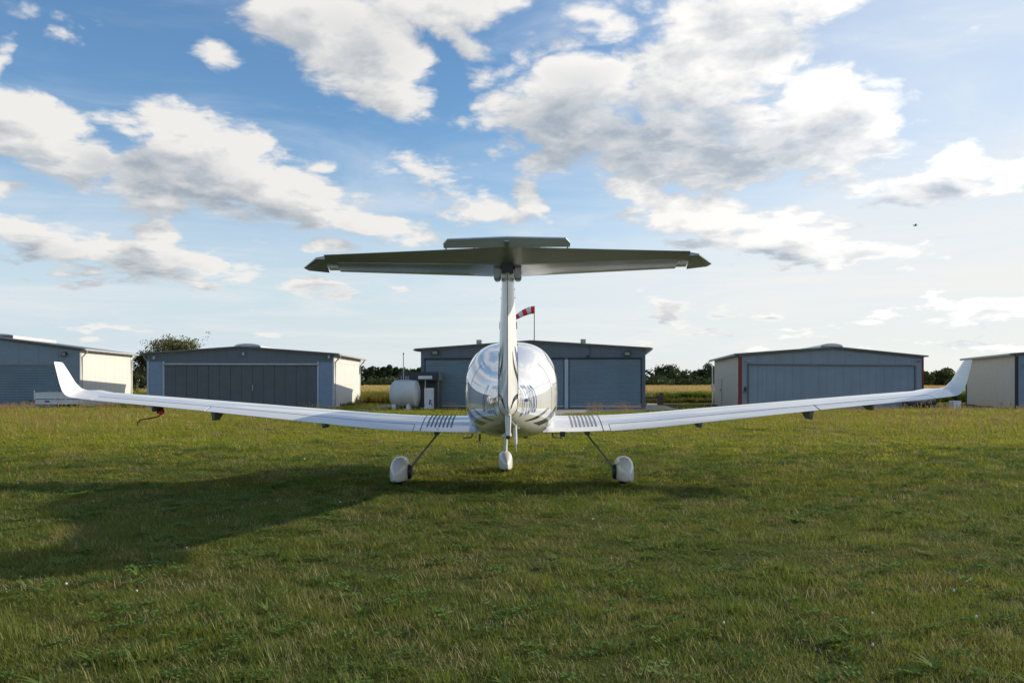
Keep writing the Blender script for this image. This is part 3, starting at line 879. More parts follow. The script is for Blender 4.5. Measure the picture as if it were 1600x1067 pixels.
def on_hull(px, py):
    lo = 6.9; D = lo
    while D < 12.5:
        p = to_local(px, py, D)
        if abs(p.x) < hull_x(p.y, p.z): break
        D += .02
    p = to_local(px, py, D)
    return p.y, p.z


def hull_patch(name, top, bot, m, side, parent=None, N=28, grow=.004, pixels=True):
    """film stuck on the hull between two lines; each line is a list of (y, z)"""
    if pixels: top = [on_hull(*p) for p in top]; bot = [on_hull(*p) for p in bot]
    def samp(l, q):
        q *= len(l) - 1; i = min(int(q), len(l) - 2); f_ = q - i
        return (l[i][0] * (1 - f_) + l[i + 1][0] * f_, l[i][1] * (1 - f_) + l[i + 1][1] * f_)
    vs = []; M = 6
    for i in range(N + 1):
        a, c = samp(top, i / N), samp(bot, i / N)
        for j in range(M + 1):
            y = a[0] + (c[0] - a[0]) * j / M; z = a[1] + (c[1] - a[1]) * j / M
            w, zt, zb, zc = station(y)
            z = min(max(z, zb + .004), zt - .004)
            vs.append((side * (hull_x(y, z) + grow), y, z))
    bb = AB(); bb.add(vs, [(i * (M + 1) + j, i * (M + 1) + j + 1, (i + 1) * (M + 1) + j + 1, (i + 1) * (M + 1) + j) for i in range(N) for j in range(M)])
    return bb.build(name, m, parent)


# stripes on both flanks, measured on the right one
def smooth_line(pts, n=9):
    out = []
    P = [pts[0]] + list(pts) + [pts[-1]]
    for i in range(1, len(P) - 2):
        for k in range(n):
            t = k / n
            out.append(tuple(.5 * ((2 * P[i][a]) + (-P[i - 1][a] + P[i + 1][a]) * t + (2 * P[i - 1][a] - 5 * P[i][a] + 4 * P[i + 1][a] - P[i + 2][a]) * t * t + (-P[i - 1][a] + 3 * P[i][a] - 3 * P[i + 1][a] + P[i + 2][a]) * t**3) for a in (0, 1)))
    out.append(pts[-1]); return out


for nm, m_, top, bot in (
    ('black_stripe', BLACKDEC, [(857, 636.5), (848, 644), (836, 651), (818.5, 657.5)], [(857.5, 637), (849, 646.5), (838, 654), (823, 658)]),
    ('grey_stripe', GREYDEC, [(868, 634), (861, 645), (849, 655), (832.5, 660.5)], [(868.5, 636.5), (863, 650), (855, 658.5), (842.5, 664.5)]),
    ('blue_stripe', BLUEDEC, [(868.5, 650.5), (864, 659), (856, 666), (847, 667.5)], [(869, 654), (866, 664), (861.5, 671.3), (852, 670)])):
    T = [on_hull(*p) for p in smooth_line(top)]; B_ = [on_hull(*p) for p in smooth_line(bot)]
    for side in (1, -1):
        hull_patch(nm, T, B_, m_, side, pixels=False, N=36)

# registration letters: each stroke follows the hull
def stroke(mb, pts, wd, y0, z0, sc, flip, side, grow=.0045):
    P = []
    for i in range(len(pts) - 1):
        for k in range(4):
            P.append((pts[i][0] + (pts[i + 1][0] - pts[i][0]) * k / 4, pts[i][1] + (pts[i + 1][1] - pts[i][1]) * k / 4))
    P.append(pts[-1]); vs = []
    for i, (u, v) in enumerate(P):
        a = P[max(i - 1, 0)]; c = P[min(i + 1, len(P) - 1)]
        dx, dy = c[0] - a[0], c[1] - a[1]; L = math.hypot(dx, dy) or 1
        for s_ in (-.5, .5):
            uu = u - dy / L * wd * s_; vv = v + dx / L * wd * s_
            y = y0 + (-uu if flip else uu) * sc; z = z0 + vv * sc
            vs.append((side * (hull_x(y, z) + grow), y, z))
    mb.add(vs, [(2 * i, 2 * i + 1, 2 * i + 3, 2 * i + 2) for i in range(len(P) - 1)])


ARC = lambda cx, cy, rx, ry, a0, a1, n=12: [(cx + rx * math.cos(R(a0 + (a1 - a0) * k / n)), cy + ry * math.sin(R(a0 + (a1 - a0) * k / n))) for k in range(n + 1)]
GLYPH = {'D': [[(.08, 0), (.08, 1)], [(.08, .93), (.25, .93)] + ARC(.25, .5, .30, .43, 90, -90) + [(.08, .07)]],
         '-': [[(.05, .5), (.40, .5)]], 'E': [[(.08, 0), (.08, 1)], [(.08, .93), (.55, .93)], [(.08, .5), (.48, .5)], [(.08, .07), (.55, .07)]],
         'O': [ARC(.32, .5, .25, .43, 0, 360, 20)], 'B': [[(.08, 0), (.08, 1)], [(.08, .93), (.22, .93)] + ARC(.25, .72, .22, .21, 90, -90) + [(.08, .51)], [(.25, .51)] + ARC(.25, .29, .27, .22, 90, -90) + [(.08, .07)]]}
for side in (1, -1):
    mb = AB(); u = 0; sc = .285
    for ch in 'D-EBOD':
        for pl_ in GLYPH[ch]:
            if side > 0: stroke(mb, [(p[0] + u, p[1]) for p in pl_], .10, 7.66, 1.04, sc, False, 1)
            else: stroke(mb, [(p[0] + u, p[1]) for p in pl_], .10, 8.84, 1.04, sc, True, -1)
        u += {'-': .50}.get(ch, .72)
    mb.build('registration', mat('blue_letter_film', (.03, .13, .40), .08))

# rear side windows, door seams
for side in (1, -1):
    hull_patch('rear_window', [(10.35, 1.62), (10.6, 1.71), (10.9, 1.755), (11.2, 1.765)], [(10.35, 1.55), (10.6, 1.46), (10.9, 1.42), (11.2, 1.41)], GLASS, side, pixels=False)
    hull_patch('canopy', [(11.3, 1.78), (11.8, 1.77), (12.2, 1.70), (12.7, 1.50)], [(11.3, 1.38), (11.8, 1.36), (12.2, 1.34), (12.7, 1.32)], GLASS, side, pixels=False)
    hull_patch('door_seam', [(9.9, 1.33), (10.3, 1.345), (11.3, 1.36)], [(9.9, 1.324), (10.3, 1.339), (11.3, 1.354)], DARKSEAM, side, pixels=False, grow=.002)
for side in (1, -1):
    zz = [.86, 1.0, 1.15, 1.3, 1.45, 1.56]
    hull_patch('panel_seam', [(9.80, z) for z in zz], [(9.812, z) for z in zz], DARKSEAM, side, pixels=False, grow=.002)
    hull_patch('panel_seam', [(8.0, 1.235), (9.0, 1.30), (9.8, 1.36)], [(8.0, 1.231), (9.0, 1.296), (9.8, 1.356)], GREYDEC, side, pixels=False, grow=.0015)
b = AB(); b.tube([(0, 11.35, 1.86), (0, 11.33, 2.0)], [.012, .004], 6)
b = AB(); b.loft([[(x, y, z) for x, z in ((-.02, 1.86), (.02, 1.86), (.006, 1.895), (-.006, 1.895))] for y in (11.0, 11.12)]); b.build('roof_antenna', PAINT)

# nose: cowling front, spinner, three blades
b = AB(); n = 28
b.loft([[(math.cos(2 * PI * k / n) * r_, y, 1.03 + math.sin(2 * PI * k / n) * r_) for k in range(n)] for y, r_ in ((14.36, .17), (14.45, .165), (14.56, .13), (14.64, .07), (14.68, .01))])
b.build('spinner', PAINT)
pr = empty('propeller', (0, 14.42 - 11.4, 1.03)); pr.parent = plane
for k in range(3):
    a = R(90 + 120 * k); b = MB(); secs = []
    for q in range(9):
        r_ = .14 + .80 * q / 8; w_ = .055 * math.sin(.5 + 2.2 * q / 8) + .02; tw = R(50 - 35 * q / 8); th = .018 - .0015 * q
        sec = []
        for j in range(10):
            c = 2 * PI * j / 10; u_, v_ = math.cos(c) * w_, math.sin(c) * th
            lx = u_ * math.cos(tw) - v_ * math.sin(tw); ly = u_ * math.sin(tw) + v_ * math.cos(tw)
            sec.append((math.cos(a) * r_ - math.sin(a) * lx, ly, math.sin(a) * r_ + math.cos(a) * lx))
        secs.append(sec)
    b.loft(secs); b.build('blade', PLAINDARK, pr, True)


# --- wings
def foil(LE, TE, nrm, t, camber=.02, f0=0.0, f1=1.0, N=16):
    LE, TE, nrm = Vector(LE), Vector(TE), Vector(nrm); c = TE - LE; L = c.length; nrm = (nrm - nrm.project(c)).normalized()
    def pt(f, up):
        yt = 5 * t * (.2969 * math.sqrt(f) - .126 * f - .3516 * f * f + .2843 * f**3 - .1026 * f**4) + .0012
        yc = 4 * camber * f * (1 - f)
        return LE + c * f + nrm * L * (yc + (yt if up else -yt))
    fs = [f0 + (f1 - f0) * (1 - math.cos(PI * k / N)) / 2 for k in range(N + 1)] if f0 == 0 else [f0 + (f1 - f0) * k / N for k in range(N + 1)]
    up = [pt(f, True) for f in reversed(fs)]; lo = [pt(f, False) for f in (fs[1:] if f0 == 0 else fs)]
    return up + lo


WX = np.array([.45, .75, 1.15, 1.8, 2.4, 3.78, 4.67, 5.50])
WZ = np.array([.712, .716, .728, .772, .832, .972, 1.058, 1.135])


def wing_def(x):
    te = (x, 10.96 + (x - .5) * .034, pch(WX, WZ, x)); ch = 1.33 - (x - .5) * .088
    inc = .060 - .006 * (x - .5)
    return (x, te[1] + ch, te[2] + ch * inc), te, (-.085 if x > 1.4 else -.02, 0, 1), .150 - .006 * x


def mir(p, s_): return (p[0] * s_, p[1], p[2])


def wsec(x, s_, f0=0.0, f1=1.0, **k):
    LE, TE, n_, t_ = wing_def(x)
    return [mir(p, s_) for p in foil(LE, TE, n_, t_, f0=f0, f1=f1, **k)]


def wtop(x, f, lift=.0025):
    LE, TE, n_, t_ = wing_def(x); LE, TE, n_ = Vector(LE), Vector(TE), Vector(n_); c = TE - LE; n_ = (n_ - n_.project(c)).normalized()
    yt = 5 * t_ * (.2969 * math.sqrt(f) - .126 * f - .3516 * f * f + .2843 * f**3 - .1026 * f**4) + .0012
    return LE + c * f + n_ * (c.length * (.08 * f * (1 - f) + yt) + lift)


def frange(a, b_, n): return [a + (b_ - a) * k / n for k in range(n + 1)]


for s_ in (1, -1):
    b = AB(); b.loft([wsec(x, s_) for x in frange(.40, 1.165, 6)]); cw = b.build('wing_root', PAINT, sharp=60)
    # small fillet where the root meets the hull
    b = AB(); b.loft([wsec(x, s_) for x in (1.175, 1.26)])
    b.loft([wsec(x, s_, 0, .795) for x in frange(1.26, 5.46, 30)])
    secs = [wsec(x, s_) for x in (5.46, 5.50)]
    for TE, LE, n_, t_ in (((5.68, 11.135, 1.155), (5.66, 11.98, 1.205), (-.10, 0, 1), .115), ((5.745, 11.13, 1.168), (5.745, 11.86, 1.216), (-.30, 0, 1), .105),
                           ((5.792, 11.115, 1.200), (5.80, 11.74, 1.238), (-.9, 0, .8), .095), ((5.815, 11.09, 1.248), (5.836, 11.62, 1.278), (-1, 0, .30), .09),
                           ((5.828, 11.055, 1.34), (5.855, 11.50, 1.36), (-1, 0, .12), .085), ((5.840, 11.01, 1.48), (5.868, 11.37, 1.49), (-1, 0, .05), .085),
                           ((5.850, 10.97, 1.607), (5.876, 11.24, 1.605), (-1, 0, .02), .08), ((5.852, 10.975, 1.624), (5.876, 11.21, 1.620), (-1, 0, .02), .06)):
        secs.append([mir(p, s_) for p in foil(LE, TE, n_, t_)])
    b.loft(secs)
    wg = b.build('wing', PAINT, sharp=60)
    # trailing surfaces
    for nm, x0, x1, de in (('flap', 1.27, 3.945, R(1.6)), ('aileron', 3.965, 5.452, R(.8))):
        b = AB(); secs = []
        for x in frange(x0, x1, 16):
            LE, TE, n_, t_ = wing_def(x); LE, TE = Vector(LE), Vector(TE)
            sec = [Vector(p) for p in foil(LE, TE, n_, t_, f0=.803, f1=1.0, N=6)]
            hg = LE + (TE - LE) * .803
            rot = Matrix.Rotation(-de if False else de, 3, 'X')
            sec = [hg + rot @ (p - hg) for p in sec]
            secs.append([mir(p, s_) for p in sec])
        b.loft(secs); b.build(nm, PAINT, sharp=60)
    # dark seals: wing joint, hinge line
    b = AB()
    LE, TE, n_, t_ = wing_def(1.17)
    b.loft([wsec(x, s_) for x in (1.164, 1.176)], (False, False)); b.v = [(v[0], v[1], v[2] + .0005) for v in b.v]; b.build('joint_seal', DARKSEAM)
    b = AB(); P_ = [(wtop(x, .792, .0015), wtop(x, .806, -.004)) for x in frange(1.27, 5.452, 30)]
    b.add([mir(p, s_) for pr_ in P_ for p in pr_], [(2 * i, 2 * i + 1, 2 * i + 3, 2 * i + 2) for i in range(30)]); b.build('hinge_seal', DARKSEAM)
    # grip strips on the walkway
    for k in range(7):
        x0 = .776 + k * .0517; b = AB()
        P_ = [(wtop(x0, f), wtop(x0 + .022, f)) for f in frange(.20, .875, 10)]
        b.add([mir(p, s_) for pr_ in P_ for p in pr_], [(2 * i, 2 * i + 1, 2 * i + 3, 2 * i + 2) for i in range(10)]); b.build('grip_strip', GRIP, cw)
    if s_ < 0:
        b = AB(); P_ = [(wtop(x, .93), wtop(x, .945)) for x in (.93, .97)]
        b.add([mir(p, s_) for pr_ in P_ for p in pr_], [(0, 1, 3, 2)]); b.build('blue_mark', BLUEDEC, cw)
    # hinge fairings below the trailing edge
    for x, w_, h_, fr in ((2.42, .035, .075, .88), (3.86, .035, .125, .86), (4.66, .02, .085, .84)) :
        LE, TE, n_, t_ = wing_def(x); y_ = TE[1]; z_ = TE[2]
        b = AB(); sx = x * s_
        b.loft([[(sx - w_ * q, y_ + dy, z_ - .004 + dy * .02), (sx + w_ * q, y_ + dy, z_ - .004 + dy * .02), (sx + w_ * q * .55, y_ + dy, z_ - h_ * d), (sx - w_ * q * .55, y_ + dy, z_ - h_ * d)] for dy, q, d in ((.02, .8, .5), (.05, 1, .95), (.22, 1, .9), (.42, .6, .2))])
        b.build('hinge_fairing', mat('fairing_grey_paint', (.16, .17, .16), .5))  # one even grey on every hinge fairing
    # belly step and step bracket
    if s_ > 0:
        b = AB(); b.tube([(.52, 11.05, .69), (.53, 11.02, .645), (.60, 11.0, .64), (.64, 11.0, .64)], .011, 6); b.build('boarding_step', GALV)
        b = AB(); b.box(.62, .68, 10.95, 11.1, .655, .72); b.build('step_bracket', PLAINDARK)
    else:
        b = AB(); b.tube([(-.50, 11.05, .685), (-.52, 11.02, .645), (-.62, 11.0, .637)], .011, 6); b.build('boarding_step', GALV)

# pitot probe with its red cover and ribbon
LE, TE, n_, t_ = wing_def(4.62)
b = AB(); b.loft([[(-4.66 - w_, y, z) for y, z in ()] or [(-4.66 - w_, 11.30, 1.10), (-4.66 + w_, 11.30, 1.10), (-4.66 + w_, 11.30, .955), (-4.66 - w_, 11.30, .955)] for w_ in (.001,)] +
    [[(-4.66 - .02, y, 1.10), (-4.66 + .02, y, 1.10), (-4.66 + .02, y, z), (-4.66 - .02, y, z)] for y, z in ((11.31, .945), (11.42, .935), (11.44, 1.02))])
pt = b.build('pitot_probe', mat('dark_red_brown', (.05, .015, .015), .6))
b = AB(); b.loft([[(-4.60 + math.cos(c) * r_ + dx, y, .965 + dz + math.sin(c) * r_ * .8) for c in [2 * PI * k / 10 for k in range(10)]] for y, r_, dx, dz in ((11.22, .02, .02, 0), (11.26, .04, .0, .0), (11.32, .042, -.02, .01), (11.38, .025, -.03, .01))])
b.build('pitot_cover', REDCLOTH, pt)
b = AB(); rib = [(-4.60, 11.25, .935), (-4.64, 11.23, .905), (-4.74, 11.22, .885), (-4.84, 11.2, .87), (-4.885, 11.2, .83), (-4.88, 11.2, .79)]
b.tube(rib, .010, 6)
b.build('ribbon', mat('red_ribbon', (.28, .05, .03), .8), pt)

# --- tail: rotated a touch against the hull, as seen
TR = Matrix.Rotation(R(-.42), 3, 'Y')


def TT(p):
    q = Vector(p) - Vector((0, 6.9, 2.1)); q = TR @ q
    return tuple(q + Vector((0, 6.9, 2.1)))


# fin and rudder (one tapering blade, rudder behind a seam)
def fin_hw(z):
    """half thickness at the rudder hinge"""
    return pch(np.array([1.066, 1.075, 1.10, 1.15, 1.25, 1.70, 2.16, 2.30]), np.array([.012, .035, .060, .076, .081, .072, .051, .047]), z)


def finsec(z):
    hw = fin_hw(max(z, 1.16)); q = (z - 1.08) / 1.2; yh = 7.17 - .06 * q; le = 8.25 - .72 * q
    prof = [(0, .985), (.12, 1.03), (.30, 1.04), (.5, .96), (.7, .76), (.86, .50), (.96, .26), (1, .02)]
    return [Vector((hw * w_, yh + .006 + (le - yh) * t_, z)) for t_, w_ in prof] + [Vector((-hw * w_, yh + .006 + (le - yh) * t_, z)) for t_, w_ in reversed(prof)]


def rudsec(z):
    hw = fin_hw(z); q = (z - 1.08) / 1.2; yh = 7.17 - .06 * q; te = 6.93 - .07 * q
    if z < 1.14: te += (1.14 - z) * 1.2
    prof = [(0, 1.0), (.25, .93), (.55, .66), (.8, .36), (1, .035)]
    return [Vector((hw * w_, yh + (te - yh) * t_, z)) for t_, w_ in prof] + [Vector((-hw * w_, yh + (te - yh) * t_, z)) for t_, w_ in reversed(prof)]


b = AB(); b.loft([finsec(z) for z in frange(1.16, 2.27, 12)]); b.build('fin', PAINT, sharp=60)
b = AB(); b.loft([rudsec(z) for z in [1.066, 1.07, 1.08, 1.095, 1.115, 1.14, 1.18, 1.25] + frange(1.35, 2.235, 8)]); rud = b.build('rudder', PAINT, sharp=60)
b = AB()
for z in (1.42, 1.49, 1.56, 1.63): b.tube([(-.010, 6.94, z), (.012, 6.94, z)], .0025, 5)
b.tube([(0.0, 6.926, 1.14), (0.0, 6.859, 2.22)], .003, 5); b.build('trailing_seam', DARKSEAM, rud)
for sx in (-1, 1):
    # swooshes on the fin
    def fx(y, z):
        sec = finsec(z); best = .05
        ps = [p for p in rudsec(z)[:5][::-1] + sec if p.x > 0]
        for a, c in zip(ps, ps[1:]):
            if min(a.y, c.y) <= y <= max(a.y, c.y):
                k = (y - a.y) / (c.y - a.y or 1); best = a.x + (c.x - a.x) * k
        return best + .003
    for nm, m_, line, wds in (('blue_swoosh', BLUEDEC, [(7.03, 1.64), (7.10, 1.54), (7.22, 1.45)], (.008, .045, .035)), ('grey_swoosh', GREYDEC, [(6.975, 1.60), (7.02, 1.47), (7.15, 1.35)], (.006, .028, .02)),
                              ('black_swoosh', BLACKDEC, [(6.965, 1.14), (7.03, 1.215), (7.17, 1.245)], (.010, .022, .016))):
        b = AB(); L = smooth_line(line, 10); vs = []; M = 4
        for i, (y, z) in enumerate(L):
            q = i / (len(L) - 1); w_ = wds[0] * (1 - q) * (1 - q) + wds[1] * 2 * q * (1 - q) * 1.2 + wds[2] * q * q
            for j in range(M + 1): zz = z + w_ * (j / M - .5) * 2; vs.append((sx * fx(y, zz), y, zz))
        b.add(vs, [(i * (M + 1) + j, i * (M + 1) + j + 1, (i + 1) * (M + 1) + j + 1, (i + 1) * (M + 1) + j) for i in range(len(L) - 1) for j in range(M)])
        b.build(nm, m_)
    b = AB()
    for y, z, h_ in ((7.30, 1.80, .06), (7.32, 1.66, .012)): b.tube([(sx * (fx(7.3, z) - .001), y, z), (sx * (fx(7.3, z + h_) - .001), y, z + h_)], .004, 5)
    for y, z in ((7.25, 2.13), (7.25, 2.06)): b.tube([(sx * fx(y, z) - .004 * sx, y, z - .004), (sx * fx(y, z), y, z + .004)], .005, 6)
    b.build('bolt', DARKSEAM)
# rounded end of the tail cone with its dark seam
b = AB(); b.tube([(sg * (fin_hw(z) + .002), 7.175, z) for sg, z in [(-1, z) for z in (1.60, 1.4, 1.25, 1.18, 1.13, 1.10, 1.08, 1.07)] + [(1, z) for z in (1.07, 1.08, 1.10, 1.13, 1.18, 1.25, 1.4, 1.60)]], .0035, 6); b.build('rudder_seam', DARKSEAM)
# ventral fin
b = AB(); b.loft([[(-w_, y, zt_), (w_, y, zt_), (w_ * .75, y, zb_), (-w_ * .75, y, zb_)] for y, w_, zt_, zb_ in ((7.02, .020, 1.08, .915), (7.04, .026, 1.08, .905), (7.20, .028, 1.07, .905), (7.60, .012, 1.0, .955))])
v_ = b.build('ventral_fin', PAINT, bevel=0)
b = AB(); b.box(-.016, .016, 7.03, 7.09, .885, .905); b.build('tail_skid', PLAINDARK, v_)
b = AB(); b.tube([(.050, 8.2, .94), (.058, 8.18, .82), (.062, 8.16, .76)], [.022, .018, .014], 8); b.tube([(.062, 8.16, .76), (.066, 8.15, .69)], [.006, .003], 6); b.build('belly_antenna', PAINT_B)
b = AB(); b.tube([(-.02, 8.3, .93), (.10, 8.3, .905)], .012, 6); b.build('belly_bracket', PAINT_B)
b = AB(); b.loft([[(-.40 - .012 * q, y, .70), (-.40 + .012 * q, y, .70), (-.40 + .008 * q, y, .70 - .085 * q), (-.40 - .008 * q, y, .70 - .085 * q)] for y, q in ((10.7, .2), (10.74, 1), (10.86, 1), (10.92, .3))]); b.build('blade_antenna', mat('grey_green_paint', (.12, .14, .11), .5))
b = AB(); b.loft([[(.17 + math.cos(c) * r_, y, .672 + math.sin(c) * r_ * .7) for c in [2 * PI * k / 10 for k in range(10)]] for y, r_ in ((10.7, .01), (10.75, .035), (10.85, .035), (10.9, .01))]); b.build('drain_fairing', PLAINDARK)

# stabiliser, elevator, trim tab
TAIL = mat('shade_darkened_white_paint', (.41, .42, .43), .22, coat=.3, var=.08, vscale=5)  # white tail paint, darkened to carry the underside's shade in its colour
b = AB()
def stab_sec(x):
    q = abs(x) / 1.42
    return foil((x, 7.42 - .22 * q, 2.268 + .026 * q), (x, 6.66 + .0 * q, 2.330 + .006 * q), (0, 0, 1), .088 - .02 * q, camber=0, f0=0, f1=.685 + (.0 if q < .93 else 0))
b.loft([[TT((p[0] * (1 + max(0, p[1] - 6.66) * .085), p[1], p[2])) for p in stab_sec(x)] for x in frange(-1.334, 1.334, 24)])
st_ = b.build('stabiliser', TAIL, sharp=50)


def elev_pt(x, y):
    """lower face of the raised elevator"""
    q = min(1, abs(x) / 1.42); zh = 2.288 + .014 * q
    zt_ = 2.395 - .042 * q
    return zh + (6.90 - y) / .25 * (zt_ - zh)


def plate(name, outline, zf, th, m, parent=None, thk_back=None):
    """plate from an outline in (x, y), zf gives the lower face"""
    b = AB(); n = len(outline)
    lo = [TT((x, y, zf(x, y))) for x, y in outline]; up = [TT((x, y, zf(x, y) + (th if y > 6.75 else th * .25))) for x, y in outline]
    b.add(lo + up, [tuple(range(n))[::-1], tuple(range(n, 2 * n))] + [(i, (i + 1) % n, (i + 1) % n + n, i + n) for i in range(n)])
    return b.build(name, m, parent, smooth=False)


b = AB(); secs = []
for x in sorted(frange(-1.42, 1.42, 40) + [-1.339, -1.337, 1.337, 1.339]):
    q = abs(x) / 1.42; yh = 6.905; yt_ = 6.655 + .02 * q; th = .052 - .022 * q
    if abs(x) < .035: pass
    yf = yh if q < .9422 else 7.19
    sec = [(x, yt_, elev_pt(x, yt_)), (x, (yt_ + yh) / 2, elev_pt(x, (yt_ + yh) / 2) - .003), (x, yh, elev_pt(x, yh)),
           (x, yf, elev_pt(x, yh) - (.004 if q >= .9422 else 0)), (x, yf, elev_pt(x, yh) + th * .9), (x, yh, elev_pt(x, yh) + th), (x, (yt_ + yh) / 2, elev_pt(x, (yt_ + yh) / 2) + th * .55), (x, yt_, elev_pt(x, yt_) + .004)]
    secs.append([TT((p[0] * (1 + max(0, p[1] - 6.66) * .085), p[1], p[2])) for p in sec])
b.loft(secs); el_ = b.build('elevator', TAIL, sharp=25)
for s_ in (-1, 1):
    b = AB()
    def cz(x, y): return 2.300 + (6.90 - y) * (.32 if y < 6.9 else .10)
    outl = [(1.440, 6.80), (1.512, 6.79), (1.655, 6.99), (1.635, 7.08), (1.484, 7.16)]
    lo = [TT((s_ * x, y, cz(x, y))) for x, y in outl]; up = [TT((s_ * x, y, cz(x, y) + (.03 if x < 1.45 else .012 if x < 1.6 else .006))) for x, y in outl]
    n = 5; b.add(lo + up, [tuple(range(n))[::-1], tuple(range(n, 2 * n))] + [(i, (i + 1) % n, (i + 1) % n + n, i + n) for i in range(n)])
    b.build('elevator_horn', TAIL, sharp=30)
# tab
TABM = mat('grey_blue_tab_paint', (.55, .62, .68), .4, coat=.2, var=.06)
b = AB()
zt0 = elev_pt(0, 6.655) - .004
pts = [(-.487, 6.64, zt0 - .002), (.487, 6.64, zt0 - .002), (.487, 6.60, zt0 + .022), (.452, 6.56, zt0 + .050), (0, 6.555, zt0 + .062), (-.452, 6.56, zt0 + .050), (-.487, 6.60, zt0 + .022)]
lo = [TT(p) for p in pts]; up = [TT((p[0], p[1] + .006, p[2] + .010)) for p in pts]; n = 7
b.add(lo + up, [tuple(range(n))[::-1], tuple(range(n, 2 * n))] + [(i, (i + 1) % n, (i + 1) % n + n, i + n) for i in range(n)])
tab = b.build('trim_tab', TABM, smooth=False)
for x in (-.47, -.25, -.06, .06, .25, .47):
    b = AB(); b.tube([TT((x, 6.66, zt0 - .006)), TT((x, 6.635, zt0 + .004))], .006, 6); b.build('hinge', GALV, tab)
# linkage and side cups at the fin top
b = AB(); b.loft([[TT((-.017, y, z)), TT((.017, y, z)), TT((.017, y, z - .012)), TT((-.017, y, z - .012))] for y, z in ((6.57, zt0 + .045), (6.62, zt0 + .01), (6.66, elev_pt(0, 6.66) - .002), (6.88, elev_pt(0, 6.88) - .004))]); b.build('tab_bracket', GALV)
b = AB(); b.box(-.048, .048, 6.86, 7.05, 2.225, 2.292); b.build('linkage_housing', PLAINDARK)
b = AB(); b.loft([[(-.055, 6.93, 2.255), (.055, 6.93, 2.255), (.055, 6.93, 2.19), (-.055, 6.93, 2.19)], [(-.055, 7.4, 2.255), (.055, 7.4, 2.255), (.055, 7.4, 2.19), (-.055, 7.4, 2.19)]]); b.build('fin_cap', PAINT)
for s_ in (-1, 1):
    b = AB(); secs = []
    for y, q in ((6.98, .8), (7.0, 1), (7.1, 1), (7.3, .55)):
        sec = [(.058, 2.30), (.11, 2.30)] + [(.084 + .03 * q * math.cos(c), 2.205 + .03 * q * math.sin(c) + (1 - q) * .06) for c in frange(0, -PI, 8)]
        secs.append([(s_ * x, y, z) for x, z in sec])
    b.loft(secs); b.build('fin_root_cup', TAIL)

# --- undercarriage
def spat(cx, yc, w, ztop, ln, name, par, yawd=0, rear_crease=True):
    secs = []
    for t, kw, kt, zb in ((-.50, .06, .50, .10), (-.47, .16, .55, .075), (-.40, .42, .66, .06), (-.30, .70, .80, .055), (-.20, .88, .90, .05), (-.08, .98, .98, .05), (.05, 1, 1, .05), (.2, .97, .96, .06), (.34, .78, .84, .08), (.44, .48, .66, .12), (.49, .15, .52, .17)):
        y = t * ln; W_ = w * kw; Z = ztop * kt; zm = zb + (Z - zb) * .48; sec = []
        for c in frange(0, PI, 12): sec.append((W_ * math.copysign(abs(math.cos(c)) ** .8, math.cos(c)), zm + (Z - zm) * math.sin(c) ** .85))
        sec += [(-W_, zb + .02), (-W_ * .85, zb), (W_ * .85, zb), (W_, zb + .02)]
        ca, sa = math.cos(R(yawd)), math.sin(R(yawd))
        secs.append([(cx + x * ca - y * sa, yc + x * sa + y * ca, z) for x, z in sec])
    b = AB(); b.loft(secs); o = b.build(name, PAINT_B, par, sharp=45)
    sm = o.modifiers.new('sub', 'SUBSURF'); sm.levels = 1; sm.render_levels = 1
    return o


for s_ in (-1, 1):
    lg = empty('main_gear', (0, 0, 0)); lg.parent = plane
    x0 = 1.485 * s_
    sp_ = spat(x0, 11.42, .120, .372, .88, 'wheel_fairing', lg, yawd=3 * s_)
    b = AB(); n = 28
    b.loft([[(x, 11.42 + math.cos(2 * PI * k / n) * r_, .172 + math.sin(2 * PI * k / n) * r_) for k in range(n)] for x, r_ in ((x0 - .065, .12), (x0 - .06, .16), (x0 - .035, .172), (x0 + .035, .172), (x0 + .06, .16), (x0 + .065, .12))]); b.build('tyre', RUBBER, lg)
    b = AB(); xi = s_
    path = [(1.0 * xi - .03 * xi, 11.62, .73), (1.03 * xi, 11.60, .62), (1.22 * xi, 11.52, .38), (1.32 * xi, 11.47, .25), (1.35 * xi, 11.45, .19), (1.40 * xi, 11.43, .17)]
    secs = []
    for i, p in enumerate(path):
        a = Vector(path[max(i - 1, 0)]); c = Vector(path[min(i + 1, len(path) - 1)]); d = (c - a).normalized(); nn = Vector((0, 1, 0)).cross(d).normalized(); p = Vector(p)
        secs.append([p + nn * .011 - Vector((0, .032, 0)), p + nn * .011 + Vector((0, .032, 0)), p - nn * .011 + Vector((0, .032, 0)), p - nn * .011 - Vector((0, .032, 0))])
    b.loft(secs); b.build('strut', STEEL, lg, smooth=False)
    b = AB(); b.loft([[(.93 * xi, 11.5, .76), (1.05 * xi, 11.5, .76), (1.05 * xi, 11.75, .76), (.93 * xi, 11.75, .76)], [(.99 * xi, 11.53, .64), (1.04 * xi, 11.53, .64), (1.04 * xi, 11.68, .64), (.99 * xi, 11.68, .64)]]); b.build('strut_fairing', mat('grey_fairing', (.2, .21, .21), .5), lg)
    b = AB(); n = 20; b.loft([[(x, 11.42 + math.cos(2 * PI * k / n) * r_, .165 + math.sin(2 * PI * k / n) * r_) for k in range(n)] for x, r_ in ((x0 - .155 * s_, .08), (x0 - .125 * s_, .10), (x0 - .10 * s_, .10))]); b.build('brake', PLAINDARK, lg)

